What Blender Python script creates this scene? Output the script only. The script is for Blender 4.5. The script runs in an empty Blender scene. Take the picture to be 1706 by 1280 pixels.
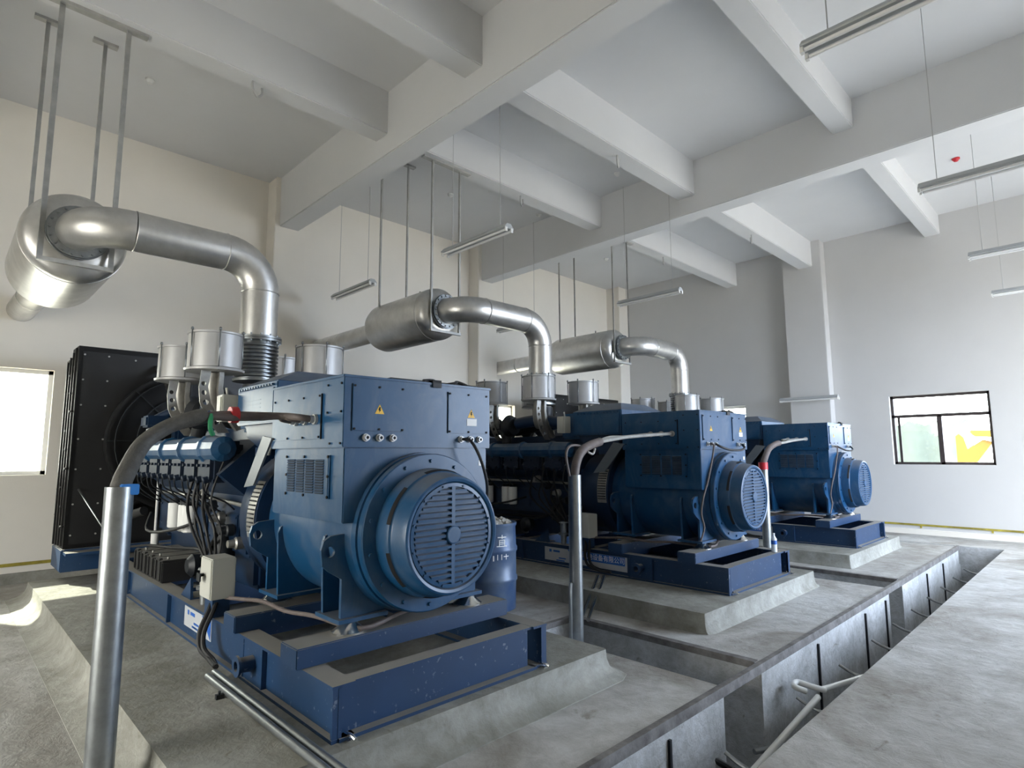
import bpy, bmesh, math, random
from mathutils import Vector, Matrix
from math import pi, sin, cos, radians, hypot
S = bpy.context.scene
COL = S.collection
random.seed(7)

# ---------------- camera ----------------
cam_d = bpy.data.cameras.new('camera'); cam = bpy.data.objects.new('camera', cam_d); COL.objects.link(cam)
FX, PIT, YAW, ROL = 977.29, 0.11927555, 0.79652409, -0.00453966
fw = Vector((cos(YAW), sin(YAW), 0)); rt = Vector((sin(YAW), -cos(YAW), 0)); up = Vector((0, 0, 1))
f2 = fw*cos(PIT) + up*sin(PIT); u2 = up*cos(PIT) - fw*sin(PIT)
r3 = rt*cos(ROL) + u2*sin(ROL); u3 = u2*cos(ROL) - rt*sin(ROL)
cam.matrix_world = Matrix(((r3.x, u3.x, -f2.x, 0), (r3.y, u3.y, -f2.y, 0), (r3.z, u3.z, -f2.z, 1.6), (0, 0, 0, 1)))
cam_d.sensor_width = 36; cam_d.lens = FX/1706*36; cam_d.clip_start = 0.05; cam_d.clip_end = 400
S.camera = cam

# ---------------- world, sun, daylight, exposure ----------------
W = bpy.data.worlds.new('sky'); S.world = W; W.use_nodes = True
nt = W.node_tree; bg = nt.nodes['Background']
# sky: cool towards the open side behind the camera, yellow-green towards the trees on the left, warm beyond the back wall
tcw = nt.nodes.new('ShaderNodeTexCoord'); sx = nt.nodes.new('ShaderNodeSeparateXYZ'); nt.links.new(tcw.outputs['Generated'], sx.inputs[0])
def _ramp(sock, lo, hi):
    r = nt.nodes.new('ShaderNodeMapRange'); r.interpolation_type = 'SMOOTHSTEP'; r.inputs[1].default_value = lo; r.inputs[2].default_value = hi; nt.links.new(sock, r.inputs[0]); return r.outputs[0]
def _mix(f, a, b):
    m = nt.nodes.new('ShaderNodeMix'); m.data_type = 'RGBA'; nt.links.new(f, m.inputs['Factor'])
    for k, v in (('A', a), ('B', b)):
        if isinstance(v, tuple): m.inputs[k].default_value = (*v, 1)
        else: nt.links.new(v, m.inputs[k])
    return m.outputs['Result']
c1 = _mix(_ramp(sx.outputs['Y'], -.5, .5), (.74, .88, 1.10), (1.0, .97, .88))
c2 = _mix(_ramp(sx.outputs['X'], -.35, -.85), c1, (.98, .98, .92))
nt.links.new(c2, bg.inputs[0]); bg.inputs[1].default_value = 21.0
sun_d = bpy.data.lights.new('sun', 'SUN'); sun_d.energy = 20; sun_d.angle = radians(0.6); sun_d.color = (1, .95, .78)
sun = bpy.data.objects.new('sun', sun_d); COL.objects.link(sun)
sun.rotation_euler = Vector((0.35, -0.75, -0.55)).to_track_quat('-Z', 'Y').to_euler()
S.view_settings.view_transform = 'Standard'; S.view_settings.look = 'None'
S.view_settings.exposure = -0.30; S.view_settings.gamma = 1; S.view_settings.use_curve_mapping = False

def portal(x, y, z, rx, rz, w, h):
    d = bpy.data.lights.new('daylight_opening', 'AREA'); d.shape = 'RECTANGLE'; d.size = w; d.size_y = h
    d.cycles.is_portal = True
    o = bpy.data.objects.new('daylight_opening', d); COL.objects.link(o)
    o.location = (x, y, z); o.rotation_euler = (rx, 0, rz)
    return o
XW0, XW1, YW0, YW1, ZC = -4.6, 14.0, -3.2, 9.93, 6.33
DOORS = [(7.4, 13.2, 4.5)]            # big openings in the long wall behind the camera
LEFTDOOR = (2.8, 5.8, 3.0)                              # opening in the left wall
for a, b, h in DOORS: portal((a+b)/2, YW0-0.1, h/2, radians(90), 0, b-a, h)
portal(XW0-0.1, (LEFTDOOR[0]+LEFTDOOR[1])/2, LEFTDOOR[2]/2, radians(90), radians(-90), LEFTDOOR[1]-LEFTDOOR[0], LEFTDOOR[2])
BWIN = [(-0.6, 1.07), (8.15, 9.8)]; FWIN = [(1.565, 3.19), (6.2, 7.8)]; WZ0, WZ1 = 1.36, 2.75
for a, b in BWIN: portal((a+b)/2, YW1+0.26, (WZ0+WZ1)/2, radians(-90), 0, b-a, WZ1-WZ0)
for a, b in FWIN: portal(XW1+0.26, (a+b)/2, (WZ0+WZ1)/2, radians(90), radians(90), b-a, WZ1-WZ0)

# ---------------- materials ----------------
def mat(name, col, rough=.5, metal=0, noise=0, nscale=8, col2=None, bump=0, bscale=30, dust=None, dustamt=0, spec=.5, coat=0, speck=0, smear=0):
    m = bpy.data.materials.new(name); m.use_nodes = True; t = m.node_tree; N = t.nodes; L = t.links
    b = N['Principled BSDF']; b.inputs['Base Color'].default_value = (*col, 1)
    b.inputs['Roughness'].default_value = rough; b.inputs['Metallic'].default_value = metal
    b.inputs['Specular IOR Level'].default_value = spec
    if coat: b.inputs['Coat Weight'].default_value = coat; b.inputs['Coat Roughness'].default_value = .15
    tc = N.new('ShaderNodeTexCoord'); out = None
    if noise or col2:
        n = N.new('ShaderNodeTexNoise'); n.inputs['Scale'].default_value = nscale; n.inputs['Detail'].default_value = 8; n.inputs['Roughness'].default_value = .62
        L.new(tc.outputs['Object'], n.inputs['Vector'])
        r = N.new('ShaderNodeValToRGB'); r.color_ramp.elements[0].position = .32; r.color_ramp.elements[1].position = .68
        c2 = col2 or tuple(c*(1-noise) for c in col)
        r.color_ramp.elements[0].color = (*c2, 1); r.color_ramp.elements[1].color = (*col, 1)
        L.new(n.outputs['Fac'], r.inputs['Fac']); out = r.outputs['Color']
    if speck:
        n = N.new('ShaderNodeTexNoise'); n.inputs['Scale'].default_value = 28; n.inputs['Detail'].default_value = 3
        L.new(tc.outputs['Object'], n.inputs['Vector'])
        r = N.new('ShaderNodeValToRGB'); r.color_ramp.elements[0].position = .66; r.color_ramp.elements[1].position = .74
        L.new(n.outputs['Fac'], r.inputs['Fac'])
        mx = N.new('ShaderNodeMix'); mx.data_type = 'RGBA'; mx.inputs['A'].default_value = (*col, 1); mx.inputs['B'].default_value = (.35, .38, .42, 1)
        if out: L.new(out, mx.inputs['A'])
        mm = N.new('ShaderNodeMath'); mm.operation = 'MULTIPLY'; mm.inputs[1].default_value = speck
        L.new(r.outputs['Color'], mm.inputs[0]); L.new(mm.outputs[0], mx.inputs['Factor']); out = mx.outputs['Result']
    if smear:
        mp = N.new('ShaderNodeMapping'); mp.inputs['Scale'].default_value = (1, 1, .6); L.new(tc.outputs['Object'], mp.inputs[0])
        n = N.new('ShaderNodeTexNoise'); n.inputs['Scale'].default_value = 4.5; n.inputs['Detail'].default_value = 5; n.inputs['Roughness'].default_value = .6; n.inputs['Distortion'].default_value = 1.2
        L.new(mp.outputs[0], n.inputs['Vector']); r = N.new('ShaderNodeMapRange'); r.inputs[1].default_value = .45; r.inputs[2].default_value = .8; r.inputs[4].default_value = smear*2.2
        L.new(n.outputs['Fac'], r.inputs[0]); mx = N.new('ShaderNodeMix'); mx.data_type = 'RGBA'; mx.inputs['B'].default_value = (.26, .28, .30, 1)
        L.new(out, mx.inputs['A']); L.new(r.outputs[0], mx.inputs['Factor']); out = mx.outputs['Result']
    if dust:
        g = N.new('ShaderNodeNewGeometry'); s = N.new('ShaderNodeSeparateXYZ'); L.new(g.outputs['Normal'], s.inputs[0])
        mr = N.new('ShaderNodeMapRange'); mr.inputs[1].default_value = .55; mr.inputs[2].default_value = .95; mr.inputs[4].default_value = dustamt
        L.new(s.outputs['Z'], mr.inputs[0])
        n = N.new('ShaderNodeTexNoise'); n.inputs['Scale'].default_value = 5; n.inputs['Detail'].default_value = 6
        L.new(tc.outputs['Object'], n.inputs['Vector'])
        mu = N.new('ShaderNodeMath'); mu.operation = 'MULTIPLY_ADD'; mu.inputs[1].default_value = .5; mu.inputs[2].default_value = .72
        L.new(n.outputs['Fac'], mu.inputs[0])
        m2 = N.new('ShaderNodeMath'); m2.operation = 'MULTIPLY'; L.new(mu.outputs[0], m2.inputs[0]); L.new(mr.outputs[0], m2.inputs[1])
        mx = N.new('ShaderNodeMix'); mx.data_type = 'RGBA'; mx.inputs['B'].default_value = (*dust, 1); mx.inputs['A'].default_value = (*col, 1)
        if out: L.new(out, mx.inputs['A'])
        L.new(m2.outputs[0], mx.inputs['Factor']); out = mx.outputs['Result']
        rr = N.new('ShaderNodeMapRange'); rr.inputs[3].default_value = rough; rr.inputs[4].default_value = .9
        L.new(m2.outputs[0], rr.inputs[0]); L.new(rr.outputs[0], b.inputs['Roughness'])
    if out: L.new(out, b.inputs['Base Color'])
    if bump:
        n = N.new('ShaderNodeTexNoise'); n.inputs['Scale'].default_value = bscale; n.inputs['Detail'].default_value = 7
        L.new(tc.outputs['Object'], n.inputs['Vector'])
        bp = N.new('ShaderNodeBump'); bp.inputs['Strength'].default_value = bump; bp.inputs['Distance'].default_value = .02
        L.new(n.outputs['Fac'], bp.inputs['Height']); L.new(bp.outputs[0], b.inputs['Normal'])
    return m
DUST = (.25, .235, .21)
def concrete(name, c1, c2, sc, bump):
    m = bpy.data.materials.new(name); m.use_nodes = True; t = m.node_tree; N = t.nodes; L = t.links; b = N['Principled BSDF']
    b.inputs['Roughness'].default_value = .72; b.inputs['Specular IOR Level'].default_value = .4
    tc = N.new('ShaderNodeTexCoord')
    def noise(s, d, r, st=(1, 1, 1), dist=0):
        mp = N.new('ShaderNodeMapping'); mp.inputs['Scale'].default_value = st; L.new(tc.outputs['Object'], mp.inputs[0])
        n = N.new('ShaderNodeTexNoise'); n.inputs['Scale'].default_value = s; n.inputs['Detail'].default_value = d; n.inputs['Roughness'].default_value = r; n.inputs['Distortion'].default_value = dist
        L.new(mp.outputs[0], n.inputs['Vector']); return n.outputs['Fac']
    def ramp(f, a, b_, ca, cb):
        r = N.new('ShaderNodeValToRGB'); r.color_ramp.elements[0].position = a; r.color_ramp.elements[1].position = b_
        r.color_ramp.elements[0].color = (*ca, 1); r.color_ramp.elements[1].color = (*cb, 1); L.new(f, r.inputs[0]); return r.outputs[0]
    def mul(a, b_):
        x = N.new('ShaderNodeMix'); x.data_type = 'RGBA'; x.blend_type = 'MULTIPLY'; x.inputs['Factor'].default_value = 1; L.new(a, x.inputs['A']); L.new(b_, x.inputs['B']); return x.outputs['Result']
    n1 = noise(sc, 9, .66, dist=.6); n2 = noise(sc*8, 9, .70, (1, .8, 1), .35); n3 = noise(sc*2.3, 4, .5, (1, 1, 1), 2.5)
    col = mul(ramp(n1, .36, .62, c2, c1), ramp(n2, (.28), .60, (.74, .73, .70), (1, 1, 1)))
    col = mul(col, ramp(n3, .24, .33, (.62, .58, .52), (1, 1, 1)))
    L.new(col, b.inputs['Base Color'])
    ad = N.new('ShaderNodeMath'); ad.operation = 'ADD'; L.new(n2, ad.inputs[0]); L.new(n1, ad.inputs[1])
    bp = N.new('ShaderNodeBump'); bp.inputs['Strength'].default_value = bump; bp.inputs['Distance'].default_value = .03
    L.new(ad.outputs[0], bp.inputs['Height']); L.new(bp.outputs[0], b.inputs['Normal']); return m
M = dict(
 wall=mat('wall_paint_warm_lit', (.82, .78, .71), .85, noise=.04, nscale=1.2, bump=.04, bscale=60),  # creamier tone paints in the warmer light on the back wall
 wallr=mat('wall_paint_cool_lit', (.58, .575, .57), .85, noise=.04, nscale=1.2, bump=.04, bscale=60),  # greyer tone paints the cooler, dimmer light into the right wall's colour
 ceil=mat('white_ceiling_paint', (.70, .705, .715), .85, noise=.04, nscale=1.0, bump=.04, bscale=50),
 floor=concrete('rough_concrete', (.53, .525, .505), (.29, .27, .24), 1.0, .7),
 pad=concrete('smooth_cement', (.38, .375, .34), (.22, .215, .185), 1.4, .45),
 trench=concrete('trench_concrete', (.62, .63, .64), (.42, .43, .43), 2.2, .5),
 blue=mat('alternator_blue_paint', (.008, .067, .165), .36, noise=.12, nscale=3, dust=DUST, dustamt=.5, coat=.08, spec=.4, smear=.09),
 blue2=mat('engine_blue_paint', (.007, .028, .075), .38, noise=.3, nscale=7, dust=DUST, dustamt=.5),
 blue3=mat('cylinder_head_blue', (.005, .016, .04), .65, noise=.3, nscale=9),
 frame=mat('skid_blue_paint', (.011, .043, .112), .42, noise=.15, nscale=5, dust=DUST, dustamt=1.0, speck=.35),
 dark=mat('dark_engine_metal', (.012, .015, .02), .5, noise=.4, nscale=15),
 black=mat('black_radiator_paint', (.012, .012, .013), .45, noise=.3, nscale=4),
 rubber=mat('black_rubber', (.012, .012, .013), .6),
 galv=mat('galvanised_steel', (.34, .36, .37), .36, metal=.9, noise=.25, nscale=14, bump=.03, bscale=40),
 steel=mat('exhaust_steel', (.74, .735, .72), .36, metal=.92, noise=.22, nscale=5, bump=.05, bscale=18),
 hang=mat('hanger_steel', (.50, .50, .48), .5, metal=.3, noise=.3, nscale=6),
 filt=mat('filter_grey', (.50, .50, .50), .42, metal=.25, noise=.08, nscale=5, dust=DUST, dustamt=.4),
 alu=mat('cast_aluminium', (.42, .41, .38), .45, metal=.7, noise=.3, nscale=12),
 chrome=mat('bright_metal', (.8, .8, .78), .22, metal=1),
 white=mat('white_paint', (.78, .78, .76), .5),
 grey=mat('light_grey_box_paint', (.52, .52, .47), .45, dust=DUST, dustamt=.5),
 lampm=mat('lamp_white_enamel', (.42, .44, .45), .4),
 tube=mat('lamp_tube_glass', (.88, .88, .88), .25),
 wire=mat('wire_grey', (.45, .45, .45), .6),
 hole=mat('black_opening', (.004, .004, .005), .8),
 yellow=mat('warning_yellow', (.85, .50, .03), .5),
 red=mat('red_plastic', (.55, .02, .03), .4),
 green=mat('green_tape', (.02, .25, .10), .5),
 cable=mat('armoured_cable', (.10, .095, .085), .6, noise=.4, nscale=20, bump=.3, bscale=60),
 cablew=mat('wrapped_cable', (.40, .39, .36), .6, noise=.3, nscale=20),
 cabler=mat('sheathed_cable_brown', (.16, .13, .12), .6, noise=.3, nscale=20),
 batt=mat('battery_black', (.015, .015, .016), .5, dust=DUST, dustamt=.8),
 sign=mat('banner_white', (.50, .52, .55), .4),
 signb=mat('banner_blue', (.02, .12, .48), .4),
 txtw=mat('lettering_white', (.8, .82, .85), .5),
 rust=mat('edge_steel', (.24, .23, .22), .7, metal=.3, col2=(.11, .10, .095), nscale=9, bump=.2, bscale=30),
 mort=mat('wet_mortar', (.50, .48, .43), .85, noise=.3, nscale=20, bump=.5, bscale=25),
 pvc=mat('white_pvc', (.75, .75, .72), .35),
 barrel=mat('barrel_blue', (.02, .07, .20), .38, metal=.1, col2=(.13, .17, .23), nscale=3.2, bump=.1, bscale=8),
 frameb=mat('window_frame_brown', (.05, .04, .04), .45, metal=.3),
 framew=mat('window_frame_white', (.75, .75, .75), .4),
 exc=mat('machine_yellow', (.15, .085, .004), .5),
 mesh=mat('green_site_netting', (.085, .105, .098), .8, noise=.2, nscale=2),
 ground=mat('outdoor_ground', (.45, .42, .37), .9, noise=.2, nscale=1),
 stripe=mat('earth_strip_yellow', (.55, .45, .06), .6, noise=.7, nscale=3),
 led=mat('label_silver', (.17, .19, .21), .4, metal=.2),
 plast=mat('clear_plastic', (.8, .86, .9), .15),
 tape=mat('blue_tape', (.03, .22, .62), .5),
)
g = bpy.data.materials.new('window_glass'); g.use_nodes = True
nb = g.node_tree; nb.nodes.clear(); o_ = nb.nodes.new('ShaderNodeOutputMaterial'); tr = nb.nodes.new('ShaderNodeBsdfTransparent'); gl = nb.nodes.new('ShaderNodeBsdfGlossy'); ms = nb.nodes.new('ShaderNodeMixShader')
tr.inputs[0].default_value = (.93, .96, .95, 1); gl.inputs['Roughness'].default_value = .05; ms.inputs[0].default_value = .08
nb.links.new(tr.outputs[0], ms.inputs[1]); nb.links.new(gl.outputs[0], ms.inputs[2]); nb.links.new(ms.outputs[0], o_.inputs[0]); M['glass'] = g

# ---------------- mesh helpers ----------------
class MB:
    def __init__(s): s.b = bmesh.new(); s.mi = 0
    def _f(s, fs, smooth=False):
        for f in fs: f.material_index = s.mi; f.smooth = smooth
    def box(s, x0, x1, y0, y1, z0, z1, bev=0):
        if x0 > x1: x0, x1 = x1, x0
        if y0 > y1: y0, y1 = y1, y0
        r = bmesh.ops.create_cube(s.b, size=1)
        for v in r['verts']: v.co = Vector(((x0+x1)/2+v.co.x*(x1-x0), (y0+y1)/2+v.co.y*(y1-y0), (z0+z1)/2+v.co.z*(z1-z0)))
        fs = {f for v in r['verts'] for f in v.link_faces}; s._f(fs)
        if bev:
            e = {e for v in r['verts'] for e in v.link_edges}
            q = bmesh.ops.bevel(s.b, geom=list(e), offset=bev, segments=2, affect='EDGES'); s._f(q['faces'])
        return s
    def rings(s, rings, closed=True, cap=True, smooth=True):
        R = [[s.b.verts.new(p) for p in ring] for ring in rings]; n = len(R[0]); fs = []
        for a, b in zip(R, R[1:]):
            for i in range(n if closed else n-1):
                j = (i+1) % n
                try: fs.append(s.b.faces.new((a[i], a[j], b[j], b[i])))
                except ValueError: pass
        s._f(fs, smooth)
        if cap and closed:
            c = [s.b.faces.new(R[0][::-1]), s.b.faces.new(R[-1])]; s._f(c, False)
        return s
    def frame(s, d):
        d = Vector(d).normalized(); a = Vector((0, 0, 1)) if abs(d.z) < .9 else Vector((0, 1, 0))
        u = d.cross(a).normalized(); return u, u.cross(d).normalized()
    def lathe(s, c, axis, prof, n=32, smooth=True):
        """prof: (distance along axis, radius)"""
        c = Vector(c); d = Vector(axis).normalized(); u, v = s.frame(d)
        return s.rings([[c+d*t+(u*cos(2*pi*i/n)+v*sin(2*pi*i/n))*max(r, 1e-4) for i in range(n)] for t, r in prof], smooth=smooth)
    def cyl(s, a, b, r, n=16, r2=None, smooth=True):
        a = Vector(a); b = Vector(b); L = (b-a).length
        return s.lathe(a, b-a, [(0, r), (L, r if r2 is None else r2)], n, smooth)
    def tube(s, pts, r, n=10, sub=4, cap=True):
        P = [Vector(p) for p in pts]
        if sub > 1 and len(P) > 2:
            Q = []
            for i in range(len(P)-1):
                p0 = P[max(i-1, 0)]; p1 = P[i]; p2 = P[i+1]; p3 = P[min(i+2, len(P)-1)]
                for k in range(sub):
                    t = k/sub
                    Q.append(.5*((2*p1)+(p2-p0)*t+(2*p0-5*p1+4*p2-p3)*t*t+(3*p1-p0-3*p2+p3)*t**3))
            Q.append(P[-1]); P = Q
        rr = []; u = None
        for i, p in enumerate(P):
            d = (P[min(i+1, len(P)-1)]-P[max(i-1, 0)]).normalized()
            if u is None: u, v = s.frame(d)
            else:
                u = (u-d*u.dot(d)).normalized()
            v = u.cross(d)
            R = r(i/(len(P)-1)) if callable(r) else r
            rr.append([p+(u*cos(2*pi*k/n)+v*sin(2*pi*k/n))*R for k in range(n)])
        return s.rings(rr, cap=cap)
    def torus(s, c, axis, R, r, n=32, m=8):
        c = Vector(c); d = Vector(axis).normalized(); u, v = s.frame(d)
        V = [[s.b.verts.new(c+(u*cos(a)+v*sin(a))*(R+r*cos(b))+d*r*sin(b)) for b in [2*pi*j/m for j in range(m)]] for a in [2*pi*i/n for i in range(n)]]
        fs = [s.b.faces.new((V[i][j], V[(i+1) % n][j], V[(i+1) % n][(j+1) % m], V[i][(j+1) % m])) for i in range(n) for j in range(m)]
        s._f(fs, True); return s
    def prism(s, poly, axis, a, b, holes=()):
        """poly 2D points; axis 'x','y','z' extrude from a to b; coordinates in remaining axes order"""
        def P(u, v, w):
            return {'x': (w, u, v), 'y': (u, w, v), 'z': (u, v, w)}[axis]
        if not holes:
            A = [s.b.verts.new(P(u, v, a)) for u, v in poly]; B = [s.b.verts.new(P(u, v, b)) for u, v in poly]
            fs = [s.b.faces.new(A), s.b.faces.new(B[::-1])]+[s.b.faces.new((A[i], B[i], B[(i+1) % len(A)], A[(i+1) % len(A)])) for i in range(len(A))]
            s._f(fs); return s
        fs = []
        for w in (a, b):
            E = []
            for lp in (poly, *holes):
                V = [s.b.verts.new(P(u, v, w)) for u, v in lp]
                E += [s.b.edges.new((V[i], V[(i+1) % len(V)])) for i in range(len(V))]
                if w == a: s.__dict__.setdefault('_l', []).append(V)
                else:
                    A = s._l.pop(0)
                    fs += [s.b.faces.new((A[i], A[(i+1) % len(A)], V[(i+1) % len(V)], V[i])) for i in range(len(V))]
            q = bmesh.ops.triangle_fill(s.b, use_beauty=True, edges=E)
            fs += [f for f in q['geom'] if isinstance(f, bmesh.types.BMFace)]
        s._f(fs); return s
    def build(s, name, mats, parent=None, label=None, cat=None, group=None, kind=None, loc=None):
        bmesh.ops.recalc_face_normals(s.b, faces=s.b.faces[:])
        for e in s.b.edges:
            if len(e.link_faces) == 2 and e.calc_face_angle(0) > .65: e.smooth = False
        me = bpy.data.meshes.new(name); s.b.to_mesh(me); s.b.free()
        for m in (mats if isinstance(mats, (list, tuple)) else [mats]): me.materials.append(M[m])
        o = bpy.data.objects.new(name, me); COL.objects.link(o)
        if parent: o.parent = parent
        if loc: o.location = loc
        tag(o, label, cat, group, kind); return o
def tag(o, label=None, cat=None, group=None, kind=None):
    for k, v in (('label', label), ('category', cat), ('group', group), ('kind', kind)):
        if v: o[k] = v
    return o
def empty(name, loc, label=None, cat=None, group=None):
    o = bpy.data.objects.new(name, None); COL.objects.link(o); o.location = loc; o.empty_display_size = .1
    return tag(o, label, cat, group)
def copy_tree(o, parent=None, skip=()):
    c = o.copy(); COL.objects.link(c)
    if parent: c.parent = parent
    for ch in o.children: 
        if ch.name.split('.')[0] in skip: continue
        copy_tree(ch, c, skip)
    return c
def circ(cx, cy, r, n=14): return [(cx+r*cos(2*pi*i/n), cy+r*sin(2*pi*i/n)) for i in range(n)]
def text_mesh(name, s, size, mt, parent, loc, rot, depth=.001, label=None):
    c = bpy.data.curves.new(name, 'FONT'); c.body = s; c.size = size; c.extrude = depth; c.align_x = 'CENTER'; c.align_y = 'CENTER'
    o = bpy.data.objects.new('tmp', c); COL.objects.link(o)
    dg = bpy.context.evaluated_depsgraph_get(); me = bpy.data.meshes.new_from_object(o.evaluated_get(dg))
    bpy.data.objects.remove(o); me.materials.clear(); me.materials.append(M[mt])
    t = bpy.data.objects.new(name, me); COL.objects.link(t); t.parent = parent; t.location = loc; t.rotation_euler = rot
    return tag(t, label)

# ================= room shell =================
XC = [2.30, 6.59, 10.73]                 # centre lines of the three generator sets
def wall(name, axis, pos, thick, a0, a1, z0, z1, holes, m='wall'):
    """wall plane normal to axis; holes (a,b,za,zb)"""
    mb = MB()
    A = sorted({a0, a1, *[h[0] for h in holes], *[h[1] for h in holes]}); Z = sorted({z0, z1, *[h[2] for h in holes], *[h[3] for h in holes]})
    for i in range(len(A)-1):
        zs = None
        for j in range(len(Z)-1):
            ca, cz = (A[i]+A[i+1])/2, (Z[j]+Z[j+1])/2
            if any(h[0] < ca < h[1] and h[2] < cz < h[3] for h in holes): continue
            if axis == 'y': mb.box(A[i], A[i+1], pos, pos+thick, Z[j], Z[j+1])
            else: mb.box(pos, pos+thick, A[i], A[i+1], Z[j], Z[j+1])
    bmesh.ops.remove_doubles(mb.b, verts=mb.b.verts[:], dist=1e-5)
    fs = {}
    for f in mb.b.faces: fs.setdefault(tuple(round(c, 4) for c in f.calc_center_median()), []).append(f)
    bmesh.ops.delete(mb.b, geom=[f for v in fs.values() if len(v) > 1 for f in v], context='FACES')
    return mb.build(name, m, kind='structure')
wall('wall_back', 'y', YW1, .28, XW0-.28, XW1+.28, -.1, ZC+.1, [(a, b, WZ0, WZ1) for a, b in BWIN])
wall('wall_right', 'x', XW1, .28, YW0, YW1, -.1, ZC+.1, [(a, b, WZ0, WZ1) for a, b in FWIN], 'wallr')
mb = MB(); mb.box(-1.6, 3.0, YW1+.28, YW1+1.25, 2.84, 2.96); mb.build('trim_60', 'trench', kind='structure')   # unseen slab added above the left window to cut the sun patch short
wall('wall_left', 'x', XW0-.28, .28, YW0, YW1, -.1, ZC+.1, [(LEFTDOOR[0], LEFTDOOR[1], 0, LEFTDOOR[2])])
wall('wall_front', 'y', YW0-.28, .28, XW0-.28, XW1+.28, -.1, ZC+.1, [(a, b, 0, h) for a, b, h in DOORS])
mb = MB(); mb.box(XW0-.28, XW1+.28, YW0-.28, YW1+.28, ZC, ZC+.2); mb.build('ceiling', 'ceil', kind='structure')

# floor with trenches
TY0, TY1, TD = 1.43, 2.04, -.95
HOLES = [(-1.2, 12.72, TY0, TY1, TD), (4.02, 4.64, TY1, 3.92, TD), (8.24, 8.86, TY1, 3.92, TD), (12.64, 12.72, TY1, 3.6, -.3)]
mb = MB()
Xs = sorted({XW0, XW1, *[h[0] for h in HOLES], *[h[1] for h in HOLES]}); Ys = sorted({YW0-1, YW1, *[h[2] for h in HOLES], *[h[3] for h in HOLES]})
def hole_at(x, y):
    for h in HOLES:
        if h[0] < x < h[1] and h[2] < y < h[3]: return h
VC = {}
def V(x, y, z):
    k = (round(x, 4), round(y, 4), round(z, 4))
    if k not in VC: VC[k] = mb.b.verts.new(k)
    return VC[k]
for i in range(len(Xs)-1):
    for j in range(len(Ys)-1):
        x0, x1, y0, y1 = Xs[i], Xs[i+1], Ys[j], Ys[j+1]; h = hole_at((x0+x1)/2, (y0+y1)/2)
        z = h[4] if h else 0
        f = mb.b.faces.new((V(x0, y0, z), V(x1, y0, z), V(x1, y1, z), V(x0, y1, z))); f.material_index = 1 if h else 0
        for (nx, ny, A, B) in ((x1+.01, (y0+y1)/2, (x1, y0), (x1, y1)), ((x0+x1)/2, y1+.01, (x0, y1), (x1, y1))):
            h2 = hole_at(nx, ny); z2 = h2[4] if h2 else 0
            if nx < XW1 and ny < YW1 and abs(z2-z) > 1e-3:
                f = mb.b.faces.new((V(*A, z), V(*B, z), V(*B, z2), V(*A, z2))); f.material_index = 1
mb.build('floor', ['floor', 'trench'], kind='structure')
mb = MB(); mb.box(-40, 60, -40, YW0-1.0, -.3, -.12); mb.box(XW1+.3, 60, -3.2, 60, -.3, -.12); mb.box(-40, XW1+.3, YW1+.3, 60, -.3, -.12); mb.box(-40, XW0-.3, YW0-1.0, YW1+.3, -.3, -.12)
mb.build('ground', 'ground', kind='structure')
# steel edging along the trench
mb = MB(); mb.box(-1.2, 12.72, TY1-.012, TY1+.03, -.06, .008)
for x in (4.02, 8.24):
    pass
mb.build('trim_1', 'rust', kind='structure')
mb = MB(); mb.box(4.632, 4.70, TY1+.05, 3.95, -.045, .006); mb.box(4.02, 4.632, 3.90, 3.95, -.045, .006); mb.build('trim_2', 'rust', kind='structure')
mb = MB(); mb.box(8.852, 8.92, TY1+.05, 3.95, -.045, .006); mb.build('trim_3', 'rust', kind='structure')
# trench partition lining strips on the trench wall facing the camera
for x in (5.83, 7.26, 8.05, 10.2, 11.3, 3.3):
    mb = MB(); mb.box(x-.011, x+.011, TY1-.018, TY1-.001, -.72, -.11)
    mb.build('earthing_flat_bar', 'dark', label=None)['label'] = 'x'
TB = [o for o in bpy.data.objects if o.name.startswith('earthing_flat_bar')]
for o, d in zip(TB, ('on the trench wall left of the white pipe elbow', 'midway along the trench wall opposite the middle generator', 'on the trench wall near the second cross trench', 'on the trench wall opposite the third generator', 'on the trench wall near the far end', 'on the trench wall nearest the camera')):
    tag(o, 'dark vertical flat bar '+d, 'metal bar', 'flat bars fixed to the trench wall')

# beams
BZ, SZ = 5.467, 5.749
def beam(n, x0, x1, y0, y1, z, bev=.012):
    mb = MB(); mb.box(x0, x1, y0, y1, z, ZC+.02, bev); return mb.build('trim_%d' % n, 'ceil', kind='structure')
beam(4, 3.88, 4.22, YW0, YW1, BZ); beam(5, 8.45, 8.78, YW0, YW1, BZ); beam(6, -.85, -.5, YW0, YW1, BZ)
n = 7
for (a, b) in ((XW0, -.85), (-.5, 3.88), (4.22, 8.45), (8.78, XW1)):
    for (y0, y1, z) in ((-1.0, -.75, SZ), (2.08, 2.34, 5.93), (4.40, 4.70, SZ), (6.26, 6.54, SZ)):
        beam(n, a-.01, b+.01, y0, y1, z); n += 1
# columns
def column(x0, x1, y0, y1, m='wall'):
    global n
    mb = MB(); mb.box(x0, x1, y0, y1, 0, ZC, .01); mb.build('trim_%d' % n, m, kind='structure'); n += 1
column(3.80, 4.34, 9.60, YW1+.02); column(8.36, 8.92, 9.60, YW1+.02); column(-1.0, -.75, 9.6, YW1+.02); column(13.55, XW1+.02, 9.5, YW1+.02)
column(13.72, XW1+.02, 4.22, 5.05, 'wallr')
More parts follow.
